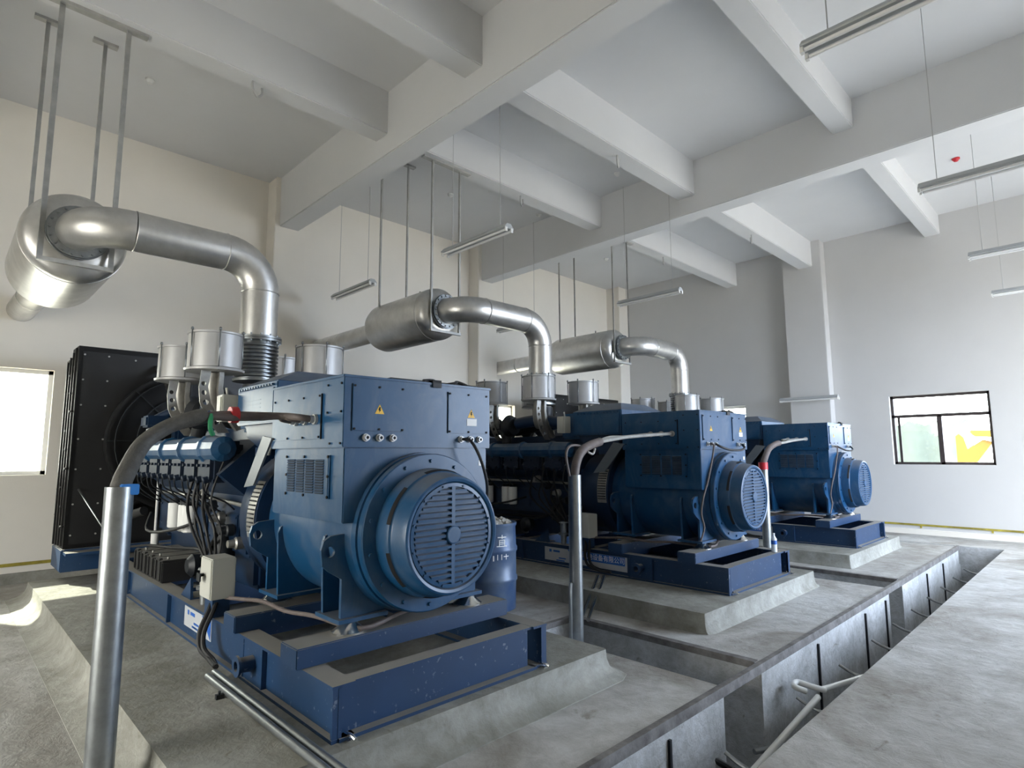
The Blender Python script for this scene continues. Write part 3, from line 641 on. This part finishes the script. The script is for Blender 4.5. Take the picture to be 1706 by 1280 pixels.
# ---- radiator and fan
RX = 1.18; RY = 8.45
m_ = MB()
m_.prism([(-RX, .55), (RX, .55), (RX, 2.90), (-RX, 2.90)], 'y', RY, RY+.05, [circ(0, 1.78, .86, 48)])
m_.box(-RX, -RX+.05, RY, RY+.42, .55, 2.90); m_.box(RX-.05, RX, RY, RY+.42, .55, 2.90); m_.box(-RX, RX, RY, RY+.42, 2.84, 2.90); m_.box(-RX, RX, RY, RY+.42, .55, .60)
rad = gp(m_, 'radiator', 'black')
m_ = MB(); m_.box(-RX-.03, RX+.03, RY+.42, RY+.60, .62, 2.78, .01); [m_.box(-RX-.034, -RX-.03, RY+.44, RY+.58, z, z+.012) for z in (.9, 1.2, 1.5, 1.8, 2.1, 2.4)]; sp(m_, 'radiator_core', 'black', rad)
m_ = MB(); [m_.box(-RX-.02-.012*k, -RX+.03, RY+.08+.09*k, RY+.10+.09*k, .58, 2.88-.05*k) for k in range(4)]; [m_.cyl((-RX-.04, RY+.05+.1*(k % 3), .8+.22*k), (-RX, RY+.05+.1*(k % 3), .8+.22*k), .013, 6) for k in range(9)]; sp(m_, 'side_rail', 'black', rad)
for x, z in [(x, z) for x in (-RX+.06, -RX+.3, RX-.06) for z in (.7, 1.05, 1.45, 1.8, 2.2, 2.5, 2.8)]+[(-.6+.3*k, 2.78) for k in range(5)]:
    m_ = MB(); m_.cyl((x, RY-.008, z), (x, RY, z), .011, 6); sp(m_, 'shroud_bolt', 'hang', rad)
m_ = MB(); m_.lathe((0, RY, 1.78), (0, 1, 0), [(-.16, .87), (.06, .87), (.06, .84), (-.16, .84)], 48); sp(m_, 'fan_shroud_ring', 'black', rad)
m_ = MB()
for k in range(3): m_.torus((0, RY-.20, 1.78), (0, 1, 0), .35+.22*k, .008, 40, 5)
for k in range(8):
    a = 2*pi*k/8; m_.cyl((.12*cos(a), RY-.20, 1.78+.12*sin(a)), (.86*cos(a), RY-.19, 1.78+.86*sin(a)), .007, 5)
sp(m_, 'fan_guard', 'dark', rad)
m_ = MB(); m_.lathe((0, RY-.32, 1.78), (0, 1, 0), [(0, .10), (.28, .12), (.3, .05)], 20)
for k in range(8):
    a = 2*pi*k/8+.2; c, s_ = cos(a), sin(a)
    ring = []
    for r_, w, t in ((.11, .07, .5), (.45, .12, .35), (.80, .13, .22)):
        u = Vector((c, 0, s_)); v = Vector((-s_, 0, c)); p = Vector((0, RY-.10, 1.78))+u*r_
        d = v*w+Vector((0, w*t*1.3, 0)); n_ = Vector((0, .006, 0))
        ring.append([p-d-n_, p+d-n_, p+d+n_, p-d+n_])
    m_.rings(ring, smooth=False)
sp(m_, 'fan', 'dark', rad)
m_ = MB(); m_.box(-RX-.02, RX+.02, RY-.05, RY+.62, .30, .55, .01); m_.box(-RX-.0, RX, RY-.25, RY-.05, .50, .53); m_.box(-.79, .79, RY-.5, RY-.05, .30, .45); rt_ = gp(m_, 'radiator_tray', 'frame')
m_ = MB(); m_.cyl((-RX+.10, RY-.02, 1.22), (-.83, 7.0, .50), .010, 6); sp(m_, 'stay_rod', 'galv', rad)
m_ = MB(); m_.cyl((RX-.10, RY-.02, 1.22), (.83, 7.0, .50), .010, 6); sp(m_, 'stay_rod', 'galv', rad)
m_ = MB(); m_.tube([(-.35, 8.4, 2.7), (-.35, 8.0, 2.5), (-.3, 7.5, 2.1), (-.25, 7.3, 1.9)], .045, 12); gp(m_, 'radiator_hose', 'rubber'); m_ = MB(); m_.tube([(-.5, 8.4, 1.0), (-.75, 8.0, .9), (-.6, 7.55, 1.0)], .05, 12); gp(m_, 'radiator_hose', 'rubber')
m_ = MB(); m_.lathe((0, 7.5, 1.2), (0, 1, 0), [(0, .22), (.1, .22), (.12, .14), (.3, .14)], 24); m_.lathe((0, 7.6, 1.78), (0, 1, 0), [(0, .1), (.4, .1), (.42, .16), (.5, .16)], 20); m_.box(-.35, .35, 7.5, 7.7, .7, 1.95, .03); gp(m_, 'front_gear_case', 'blue2')

# copies
G2 = copy_tree(G); G2.location = (XC[1], 5.6, PZ); G2['label'] = 'blue diesel generator set in the middle of the row of three'
G3 = copy_tree(G); G3.location = (XC[2], 5.6, PZ); G3['label'] = 'farthest blue diesel generator set, beside the right-hand wall'

for o_c, rr_ in ((G2, 0), (G3, .02)):
    for c in [c for c in o_c.children if c.name.startswith('signal_cable')]: bpy.data.objects.remove(c)
    for pts, r_, m__ in (([(-.43, 3.15, 1.705), (-.43, 3.11, 1.69), (-.47, 3.10, 1.60), (-.50, 3.12, 1.45), (-.56, 3.13, 1.30), (-.62, 3.16, 1.12), (-.60, 3.2, .95), (-.55, 3.2, .80), (-.60, 3.22, .66)], .010, 'cabler'), ([(-.30, 3.15, 1.705), (-.26, 3.10, 1.67), (-.1, 3.08, 1.64), (.15, 3.08, 1.635), (.32, 3.10, 1.66), (.38, 3.15, 1.705)], .013, 'rubber')):
        mb = MB(); mb.tube(pts, r_, 8); mb.build('signal_cable', m__, o_c, loc=OFF)
# the nearest set carries only the short left part of the banner
for o_b in [c for c in G.children if c.name.startswith('sign_banner')]:
    for c in list(o_b.children): bpy.data.objects.remove(c)
    bpy.data.objects.remove(o_b)
mb = MB(); mb.box(-.7585, -.756, 4.72, 5.36, .255, .405); mb.mi = 1; mb.prism([(4.73, .26), (4.73, .402), (4.93, .402)], 'x', -.761, -.7586)
ban = mb.build('sign_banner', ['sign', 'signb'], G, label='short white and blue sticker on the base frame', loc=OFF)
mb = MB(); [mb.box(-.7595, -.7587, 5.0+.02*i, 5.04+.02*i+.02*(i % 2), .30-.03*(i % 2), .315-.03*(i % 2)) for i in range(6)]; mb.box(-.7595, -.7587, 5.24, 5.28, .35, .385); mb.box(-.7595, -.7587, 5.10, 5.21, .355, .38); mb.build('banner_mark', 'signb', ban)

# ================= batteries =================
def mk_batt():
    r = empty('starting_battery', (0, 0, 0)); m_ = MB(); m_.box(0, .50, 0, .235, 0, .185, .008); m_.build('battery_case', 'batt', r)
    m_ = MB(); m_.box(0, .50, 0, .235, .186, .20, .005); m_.box(-.012, 0, .03, .06, .02, .19); m_.box(-.012, 0, .17, .20, .02, .19); m_.box(-.006, .02, .07, .16, .19, .215, .003); m_.build('battery_lid', 'batt', r)
    [MB().cyl((x, .05, .2), (x, .05, .225), .012, 8).build('terminal', 'alu', r) for x in (.06, .44)]; return r
b0 = None
ordn = ['nearest the grey switch box', 'second from the grey switch box', 'third from the grey switch box', 'farthest from the grey switch box']
gn = ['nearest generator', 'middle generator', 'farthest generator']
for gi in range(3):
    for k in range(4):
        b = mk_batt() if b0 is None else copy_tree(b0); b0 = b0 or b
        b.location = (XC[gi]-.745, 6.14+.262*k, .452)
        tag(b, 'black starting battery on the %s, %s' % (gn[gi], ordn[k]), 'battery', 'starting batteries on the base frames')
    m_ = MB(); m_.tube([(XC[gi]-.68, 6.95, .70), (XC[gi]-.55, 6.6, .70), (XC[gi]-.45, 6.2, .72), (XC[gi]-.5, 5.8, .74), (XC[gi]-.6, 5.4, .8), (XC[gi]-.58, 5.2, 1.0)], .016, 8)
    m_.tube([(XC[gi]-.30, 6.9, .70), (XC[gi]-.3, 6.5, .71), (XC[gi]-.4, 6.1, .70), (XC[gi]-.55, 5.7, .72), (XC[gi]-.62, 5.35, .8)], .014, 8)
    m_.build('battery_cable', 'rubber', label='black battery cables looped over the batteries of the %s' % gn[gi], cat='cable', group='battery cables')

# ================= exhaust lines =================
gn2 = ['nearest', 'middle', 'farthest']
SX = [.77, 4.95, 9.17]; KX = [2.25, 6.45, 10.55]; KY = 5.98; PZc = 3.58
def bend(c, a0, a1, u, v, R, n=8):
    c = Vector(c); u = Vector(u); v = Vector(v); return [c+(u*cos(radians(a0+(a1-a0)*i/n))+v*sin(radians(a0+(a1-a0)*i/n)))*R for i in range(n+1)]
for gi in range(3):
    xs, xk = SX[gi], KX[gi]; r = .178; zc = [3.60, 3.58, 3.60][gi]
    T = empty('exhaust_silencer', (xs, 6.4, zc), 'large cylindrical metal exhaust silencer with bent pipe above the %s generator' % gn2[gi], 'silencer', 'exhaust silencers with their pipes')
    o = (-xs, -6.4, -zc)
    B = .43
    m_ = MB(); L = 1.62; Rb = .37 if gi else .41
    m_.lathe((xs, 6.42, zc), (0, 1, 0), [(0, .20), (.01, .26), (.04, Rb-.05), (.09, Rb-.012), (.15, Rb), (.19, Rb), (.192, Rb+.004), (.21, Rb+.004), (.212, Rb), (L-.15, Rb), (L-.06, Rb-.03), (L, .22)], 48)
    body = m_.build('silencer_body', 'steel', T, loc=o)
    m_ = MB(); m_.lathe((xs, 6.33, zc), (0, 1, 0), [(0, r), (0, .235), (.02, .235), (.021, r)], 36); m_.lathe((xs, 6.36, zc), (0, 1, 0), [(0, r), (0, .245), (.02, .245), (.06, .2)], 36)
    for k in range(18):
        a = 2*pi*k/18; m_.cyl((xs+.215*cos(a), 6.31, zc+.215*sin(a)), (xs+.215*cos(a), 6.40, zc+.215*sin(a)), .012, 6)
    m_.build('inlet_flange', 'galv', T, loc=o)
    yp = KY; R1 = 6.33-yp; R1 = max(R1, .35)
    # elbow from flange to horizontal run
    pts = [Vector((xs, 6.34, zc))]+bend((xs+R1, yp+R1, zc), 180, 270, (1, 0, 0), (0, 1, 0), R1, 10)
    m_ = MB(); m_.tube(pts, r, 28, 1); m_.torus(pts[-1], (1, 0, 0), r, .006, 28, 6); m_.build('exhaust_elbow', 'steel', T, loc=o)
    R2 = .36
    m_ = MB(); m_.cyl((xs+R1, yp, zc), (xk-R2, yp, zc), r, 28); m_.torus((xk-R2, yp, zc), (1, 0, 0), r, .006, 28, 6); m_.build('horizontal_pipe', 'steel', T, loc=o)
    pts = bend((xk-R2, yp, zc-R2), 90, 0, (1, 0, 0), (0, 0, 1), R2, 10)
    m_ = MB(); m_.tube(pts, r, 28, 1); m_.torus(pts[-1], (0, 0, 1), r, .006, 28, 6); m_.build('exhaust_elbow', 'steel', T, loc=o)
    m_ = MB(); m_.cyl((xk, yp, zc-R2), (xk, yp, 2.78), r, 28); m_.build('riser_pipe', 'steel', T, loc=o)
    m_ = MB(); m_.lathe((xk, yp, 2.76), (0, 0, 1), [(0, r), (0, .225), (.02, .225), (.021, r)], 32); m_.lathe((xk, yp, 2.735), (0, 0, 1), [(0, r), (0, .225), (.02, .225), (.021, r)], 32)
    for k in range(14):
        a = 2*pi*k/14; m_.cyl((xk+.205*cos(a), yp+.205*sin(a), 2.72), (xk+.205*cos(a), yp+.205*sin(a), 2.80), .010, 6)
    m_.build('riser_flange', 'galv', T, loc=o)
    m_ = MB(); prof = [(0, .17)]
    for k in range(9): prof += [(.02+.038*k, .172), (.03+.038*k, .20), (.042+.038*k, .20), (.052+.038*k, .172)]
    prof.append((.39, .17)); m_.lathe((xk, yp, 2.35), (0, 0, 1), prof, 32); m_.lathe((xk, yp, 2.33), (0, 0, 1), [(0, .15), (0, .22), (.025, .22), (.03, .17)], 32); m_.build('bellows', 'galv', T, loc=o)
    xo, zo = [(.66, 3.52), (4.83, 3.52), (9.08, 3.55)][gi]
    m_ = MB(); m_.tube([(xs, 6.42+L-.02, zc), (xo+(xs-xo)*.6, 8.6, zo+(zc-zo)*.5), (xo, YW1+.1, zo)], .155, 24, 6); m_.torus((xs, 6.42+L+.06, zc), (0, 1, 0), .16, .03, 24, 6)
    m_.torus((xo+(xs-xo)*.35, 9.1, zo+.01), (0, 1, 0), .156, .006, 24, 6); m_.build('tail_pipe', 'steel', T, loc=o)
    # hangers
    hx = .245 if gi else .26
    m_ = MB(); z0 = zc-.27
    for s in (-1, 1): m_.box(xs+s*hx-.022, xs+s*hx+.022, 6.385, 6.39, z0, SZ-.03); m_.box(xs+s*hx-.022, xs+s*hx-.017, 6.36, 6.39, z0, SZ-.03)
    m_.box(xs-hx-.02, xs+hx+.02, 6.36, 6.40, z0-.035, z0); m_.build('front_hanger', 'hang', T, loc=o)
    m_ = MB(); m_.box(xs-.42, xs+.42, 6.34, 6.42, SZ-.03, SZ-.001); m_.build('hanger_plate', 'hang', T, loc=o)
    for s in (-1, 1):
        m_ = MB(); y = 8.02-.35; y = 7.72
        m_.box(xs+s*hx-.02, xs+s*hx+.02, y, y+.005, zc-.05, ZC-.02); m_.box(xs+s*hx-.02, xs+s*hx-.015, y-.03, y, zc-.05, ZC-.02); m_.build('rear_hanger', 'hang', T, loc=o)
        m_ = MB(); m_.box(xs+s*hx-.12, xs+s*hx+.12, y-.04, y+.04, ZC-.03, ZC); m_.build('hanger_plate', 'hang', T, loc=o)
    m_ = MB(); m_.cyl((xs, 7.0, zc+Rb), (xs, 7.0, zc+Rb+.05), .012, 8); m_.build('lifting_eye', 'galv', T, loc=o)

# ================= suspended fluorescent lamps =================
def mk_lamp():
    r = empty('fluorescent_lamp', (0, 0, 0)); m_ = MB()
    m_.prism([(-.03, .05), (.03, .05), (.075, .0), (.07, -.01), (-.07, -.01), (-.075, .0)], 'y', -.6, .6); m_.build('lamp_body', 'lampm', r)
    for x in (-.045, .045):
        m_ = MB(); m_.cyl((x, -.58, -.03), (x, .58, -.03), .015, 10); m_.build('tube', 'tube', r)
    for y in (-.595, .595):
        [MB().box(a, b, y-.01, y+.01, -.05, 0).build('lamp_holder', 'white', r) for a, b in ((-.062, -.028), (.028, .062))]
    for y in (-.45, .45):
        m_ = MB(); m_.cyl((0, y, .05), (0, y, 2.05), .004, 6); m_.build('suspension_wire', 'wire', r)
    return r
L0 = mk_lamp()
LAMPS = [(4.57, 5.31, 4.22, 'hanging in front of the middle silencer'), (4.57, 8.30, 4.22, 'hanging near the back wall, left of the middle silencer'), (8.41, 5.29, 4.22, 'hanging between the middle and farthest silencers'),
 (3.86, .60, 4.22, 'largest in view at the top right corner'), (6.85, .55, 4.22, 'at the right edge, topmost there, with bright underside'), (9.76, .56, 4.22, 'second lowest of those at the right edge'),
 (12.4, .62, 4.22, 'lowest and farthest of those at the right edge'), (8.41, 8.40, 4.22, 'mostly hidden behind the middle exhaust elbow'), (13.62, 4.62, 2.78, 'low against the right wall pillar above the farthest generator')]
for i, (x, y, z, d) in enumerate(LAMPS):
    l = L0 if i == 0 else copy_tree(L0, skip=('suspension_wire',) if i == 8 else ())
    l.location = (x, y, z); tag(l, 'grey twin-tube fluorescent lamp '+d, 'lamp', 'suspended fluorescent lamps')
for l in bpy.data.objects:
    if l.name.startswith('suspension_wire') and l.parent:
        x, y = l.parent.location.x, l.parent.location.y
        top = ZC-l.parent.location.z
        for (a, b) in ((3.88, 4.22), (8.45, 8.78)):
            if a-.02 < x < b+.02: top = BZ-l.parent.location.z
        l.scale.z = 1
        l.data = l.data.copy()
        for v in l.data.vertices:
            yy = y+v.co.y; t = top
            if 4.40 < yy < 4.70 or 6.26 < yy < 6.54: t = min(t, SZ-l.parent.location.z)
            if v.co.z > 1: v.co.z = t
# ================= hooks and detectors =================
hook0 = None
for x, y, d in ((2.27, 6.40, 'at the top left, above the nearest exhaust pipe'), (6.50, 6.40, 'above the middle exhaust pipe'), (6.56, 4.55, 'on the middle bay beam nearer the camera'), (10.9, 4.55, 'on the far bay beam nearer the camera'), (10.8, 6.40, 'above the farthest silencer')):
    if not hook0:
        m_ = MB(); m_.tube([(-.07, 0, .0), (-.075, 0, -.07), (0, 0, -.14), (.075, 0, -.07), (.07, 0, .0)], .013, 8, 5); hook0 = h = m_.build('ceiling_hook', 'wire')
    else: h = hook0.copy(); COL.objects.link(h)
    h.location = (x, y, SZ+.0); h.rotation_euler.z = .5; tag(h, 'white lifting hook under a beam, '+d, 'hook', 'lifting hooks under the beams')
det0 = None
for x, y, d, m in ((1.57, 8.13, 'right of the nearest silencer hangers', 'white'), (6.37, 8.1, 'between the middle silencer hangers', 'white'), (8.2, 7.6, 'beside the second main beam', 'white'), (7.9, 5.5, 'in the middle bay between cross beams', 'white'), (11.33, 8.28, 'above the farthest silencer', 'white'), (11.45, 1.4, '', 'red')):
    m_ = MB(); m_.lathe((0, 0, 0), (0, 0, -1), [(0, .055), (.02, .055), (.025, .045), (.05, .03), (.055, .01)], 16); h = m_.build('smoke_detector', m, loc=(x, y, ZC))
    tag(h, 'red capped ceiling detector at the upper right' if m == 'red' else 'small white ceiling detector '+d, 'smoke detector', 'ceiling detectors')

# ================= cable posts =================
def post(x, y, z0, z1, r, lab):
    m_ = MB(); m_.rings([[(x+R*cos(2*pi*k/28), y+R*sin(2*pi*k/28), z) for k in range(28)] for R, z in ((r, z0), (r, z1), (r-.006, z1), (r-.006, z1-.12))], cap=False)
    return m_.build('conduit_post', 'galv', label=lab, cat='conduit', group='upright galvanised cable posts')
post(.665, 3.45, .0, 1.45, .062, 'tall galvanised steel conduit post at the lower left, in front of the nearest plinth')
post(4.22, 3.50, TD, 1.41, .060, 'galvanised conduit post rising from the cross trench in front of the middle generator')
post(8.42, 3.52, TD, 1.41, .060, 'galvanised conduit post partly hidden behind the middle generator fan cover')
m_ = MB(); m_.tube([(4.08, 3.45, TD), (4.10, 3.47, .3), (4.15, 3.5, .45)], .016, 8); m_.build('thin_conduit', 'galv', label='thin galvanised tube strapped beside the post in the cross trench', cat='conduit')
def cable(name, pts, r, m, lab, grp='power cables', n=12, sub=6, par=None, cat='cable'):
    mb = MB(); mb.tube(pts, r, n, sub); return mb.build(name, m, par, label=lab, cat=cat if not par else None, group=grp if not par else None)
c = cable('power_cable', [(.665, 3.45, 1.2), (.67, 3.48, 1.42), (.735, 3.60, 1.56), (.81, 3.70, 1.67), (.90, 3.72, 1.745), (.985, 3.72, 1.79), (1.12, 3.72, 1.835)], lambda t: .047-.006*t+.008*max(0, t-.8)*5*(1 if t < .97 else .6), 'cable', 'thick grey power cable arching from the left post to the nearest generator')
for k, (yy, zz) in enumerate(((3.52, 1.825), (3.66, 1.825), (3.80, 1.825))):
    cable('cable_core', [(1.08, 3.72, 1.82+.01*k), (1.2, 3.73-.02*k, 1.845-.01*k), (1.40, 3.74, 1.85-.008*k), (1.58, 3.76-.03*(2-k), 1.85), (XC[0]-.70, yy+.02*(1-k), 1.835), (XC[0]-.62, yy, zz)], .021, 'cabler', None, par=c)
mb = MB(); mb.tube([(1.26, 3.735, 1.845), (1.305, 3.735, 1.847)], .050, 14, 1); mb.build('red_tape', 'red', c, label='band of red tape')
mb = MB(); mb.tube([(1.14, 3.69, 1.84), (1.13, 3.66, 1.76), (1.15, 3.67, 1.72)], .014, 8); mb.build('green_wrap', 'green', c, label='green wrapping')
mb = MB(); mb.box(.665, .74, 3.40, 3.47, 1.41, 1.462, .004); mb.build('blue_tag', 'tape', c, label='blue plastic piece')
c = cable('power_cable', [(4.22, 3.5, 1.2), (4.225, 3.5, 1.42), (4.27, 3.5, 1.555), (4.38, 3.52, 1.64), (4.54, 3.55, 1.687), (4.72, 3.58, 1.72)], .042, 'cabler', 'brown and white wrapped power cable from the middle post to the middle generator')
for k in range(3):
    yy = 3.52+.14*k
    cable('cable_core', [(4.68, 3.58, 1.715), (4.95, 3.60+.02*k, 1.745+.01*k), (5.3, 3.62+.03*k, 1.78), (XC[1]-.72, yy-.01, 1.82), (XC[1]-.62, yy, 1.825)], .018, 'cablew', None, par=c)
cable('cable_core', [(4.15, 3.5, 1.40), (4.13, 3.52, 1.60), (4.25, 3.55, 1.68), (4.45, 3.55, 1.66)], .012, 'cabler', None, par=c)
cable('cable_tail', [(4.42, 3.5, 1.62), (4.50, 3.5, 1.60), (4.56, 3.52, 1.65)], .010, 'cablew', None, par=c)
c = cable('power_cable', [(8.42, 3.52, 1.2), (8.43, 3.52, 1.42), (8.52, 3.53, 1.53), (8.70, 3.54, 1.66), (8.95, 3.55, 1.73), (9.1, 3.55, 1.75)], .042, 'cabler', 'brown power cable from the far post to the farthest generator')
for k in range(3): cable('cable_core', [(9.05, 3.55, 1.745), (9.4, 3.55, 1.77), (9.7, 3.53+.1*k, 1.80), (XC[2]-.62, 3.52+.14*k, 1.825)], .02, 'cablew', None, par=c)
mb = MB(); mb.tube([(8.42, 3.52, 1.37), (8.42, 3.52, 1.47)], .064, 14, 1); mb.build('red_tape', 'red', c, label='red tape at the post top')

# floor conduits beside the nearest skid
for k, (a, b, d) in enumerate((((1.398, 4.18, .215), (1.415, 2.42, .20), 'nearer the base frame'), ((1.352, 4.16, .208), (1.365, 2.42, .20), 'farther from the base frame'))):
    mb = MB(); mb.cyl(a, b, .021, 16); mb.build('floor_conduit', 'galv', label='straight galvanised pipe lying on the nearest plinth, the one '+d, cat='pipe', group='galvanised pipes on the plinth')
mb = MB(); mb.box(1.29, 1.335, 3.80, 3.83, .18, .205); mb.cyl((1.31, 3.815, .20), (1.31, 3.815, .222), .008, 8); mb.build('pipe_clip', 'dark', label='small dark bolt clip beside the two floor pipes on the nearest plinth', cat='pipe clip')
for k, dx in enumerate((0, .06)):
    mb = MB(); mb.cyl((4.55+dx*.5, 3.72-dx, .03), (5.42+dx*.5, 4.18-dx, .24), .02, 14); mb.build('floor_conduit', 'chrome', label='short galvanised pipe slanting up to the middle plinth, %s of the two' % ('upper', 'lower')[k], cat='pipe', group='short slanting pipes')
# mortar / anchor blobs near skid corner of nearest generator
mb = MB(); mb.rings([[(3.22, 3.05, .18), (3.42, 2.98, .18), (3.46, 3.10, .18), (3.24, 3.18, .18)], [(3.25, 3.07, .205), (3.40, 3.01, .205), (3.43, 3.09, .205), (3.26, 3.16, .205)]]); 

# ================= barrel and bottle =================
t = empty('oil_drum', (4.30, 4.74, 0), 'dented blue steel drum full of mortar rubble between nearest and middle generators', 'drum')
mb = MB(); mb.lathe((0, 0, 0), (0, 0, 1), [(0, .25), (.01, .27), (.28, .275), (.30, .288), (.33, .288), (.35, .275), (.58, .275), (.60, .288), (.63, .288), (.65, .275), (.84, .268), (.86, .28), (.885, .28), (.885, .262), (.80, .26)], 48)
mb.build('drum_body', 'barrel', t)
mb = MB()
for k in range(34):
    a = rnd.random()*2*pi; r_ = .21*math.sqrt(rnd.random()); s = .03+.03*rnd.random(); p = Vector((r_*cos(a), r_*sin(a), .865+.03*rnd.random()))
    q = bmesh.ops.create_icosphere(mb.b, subdivisions=1, radius=s)
    for v in q['verts']: v.co = v.co*(1+.3*(rnd.random()-.5))+p
mb.lathe((0, 0, .82), (0, 0, 1), [(0, .25), (.05, .25)], 24); mb.build('mortar_rubble', 'mort', t)
def dlet(z0, sc, polys):   # faded white lettering wrapped on the drum
    m_ = MB()
    for (x0, x1, a, b) in polys:
        n_ = 6; A0 = radians(-106)
        m_.rings([[(.2775*cos(A0+(x0+(x1-x0)*k/n_)*sc/.2775), .2775*sin(A0+(x0+(x1-x0)*k/n_)*sc/.2775), z) for k in range(n_+1)] for z in (z0+a*sc, z0+b*sc)], closed=False, cap=False, smooth=True)
    return m_
dlet(.66, .10, [(-.5, .5, .9, 1.0), (-.05, .05, .8, 1.2), (-.35, .35, .62, .70), (-.35, -.27, .1, .62), (.27, .35, .1, .62), (-.27, .27, .42, .5), (-.27, .27, .25, .32), (-.6, .6, 0, .1), (-.9, -.8, .7, .95), (-1.05, -.95, .3, .55)]).build('drum_marking', 'white', t, label='worn white painted character')
dlet(.53, .09, [(-.6, -.5, 0, .9), (-.6, 0, .8, .9), (-.1, 0, 0, .9), (.2, .9, .7, .8), (.5, .6, 0, .8), (.2, .9, .3, .4), (-1.1, -.95, -.1, .5)]).build('drum_marking', 'white', t, label='worn white painted character')
t = empty('water_bottle', (7.12, 2.90, .45), 'clear plastic water bottle with blue label on the middle base frame', 'bottle')
mb = MB(); mb.lathe((0, 0, 0), (0, 0, 1), [(0, .025), (.005, .032), (.07, .031), (.08, .033), (.15, .033), (.185, .014), (.20, .013)], 20); mb.build('bottle_body', 'plast', t)
mb = MB(); mb.lathe((0, 0, .09), (0, 0, 1), [(0, .0335), (.045, .0335)], 20); mb.build('bottle_label', 'signb', t)
mb = MB(); mb.lathe((0, 0, .20), (0, 0, 1), [(0, .015), (.016, .015)], 14); mb.build('bottle_cap', 'white', t)

# ================= trench fittings =================
K = 0
ordw = ['nearest the camera', 'second from the camera', 'third from the camera', 'fourth from the camera', 'fifth from the camera', 'sixth from the camera', 'seventh from the camera', 'eighth from the camera', 'ninth from the camera', 'farthest from the camera']
xs_ = [3.75, 4.95, 5.95, 6.95, 7.75, 8.6, 9.45, 10.3, 11.2, 12.1]
for lv, (z, nm) in enumerate(((-.33, 'upper'), (-.62, 'lower'))):
    for i, x in enumerate(xs_):
        m_ = MB(); m_.tube([(x, TY0+.0, z-.02), (x, TY0+.18, z-.03), (x-.01, TY0+.36, z+.0), (x-.02, TY0+.47, z+.05)], .014, 8, 4)
        m_.build('cable_bracket', 'galv', label='bent steel bracket, %s row in the trench, %s' % (nm, ordw[i]), cat='bracket', group='cable brackets in the trench')
m_ = MB(); m_.cyl((3.50, 1.72, -.35), (4.98, 1.76, -.255), .022, 12); m_.build('plastic_conduit', 'pvc', label='white plastic pipe lying in the trench, the longer near piece', cat='pipe', group='white plastic pipes in the trench')
m_ = MB(); m_.tube([(5.02, 1.86, -.25), (4.97, 1.93, -.22), (5.08, 1.95, -.22), (5.12, 1.86, -.24), (5.2, 1.78, -.27)], .022, 10); m_.cyl((5.18, 1.80, -.265), (6.1, 1.70, -.36), .022, 12); m_.build('plastic_conduit', 'pvc', label='white plastic pipe in the trench with a curved elbow, the farther piece', cat='pipe', group='white plastic pipes in the trench')
m_ = MB(); m_.tube([(3.55, 2.25, -.3), (3.8, 2.1, -.38), (4.05, 1.95, -.55), (4.15, 1.85, -.62), (4.4, 1.7, -.58), (4.6, 1.6, -.62)], .022, 8); m_.build('earth_cable', 'rubber', label='black cable drooping across the trench junction near the white pipe', cat='cable')
m_ = MB(); m_.cyl((4.32, 1.98, -.50), (5.0, 1.62, -.50), .02, 8); m_.build('trench_tube', 'galv', label='grey metal tube across the trench junction below the white pipe', cat='pipe')
for k, (y, z) in enumerate(((2.35, -.22), (2.35, -.48), (2.4, -.75))):
    m_ = MB(); m_.tube([(4.02, y, z), (4.12, y-.02, z+.01), (4.18, y-.05, z+.05)], .018, 8); m_.build('cable_bracket', 'galv', label='stub bracket on the left wall of the near cross trench, %s' % ('uppermost', 'middle one', 'lowest')[k], cat='bracket', group='stub brackets in the cross trench')
m_ = MB(); m_.tube([(2.72, 2.03, -.30), (2.70, 1.93, -.15), (2.76, 1.92, -.10), (2.80, 1.97, -.22)], .012, 8); m_.build('wire_loop', 'galv', label='bent wire loop on the trench wall at the bottom edge of the picture', cat='wire')
m_ = MB(); m_.box(.30, .36, 4.80, 4.85, 0, .006); m_.build('paper_scrap', 'white', label='small white scrap on the rough floor at the far left', cat='scrap')
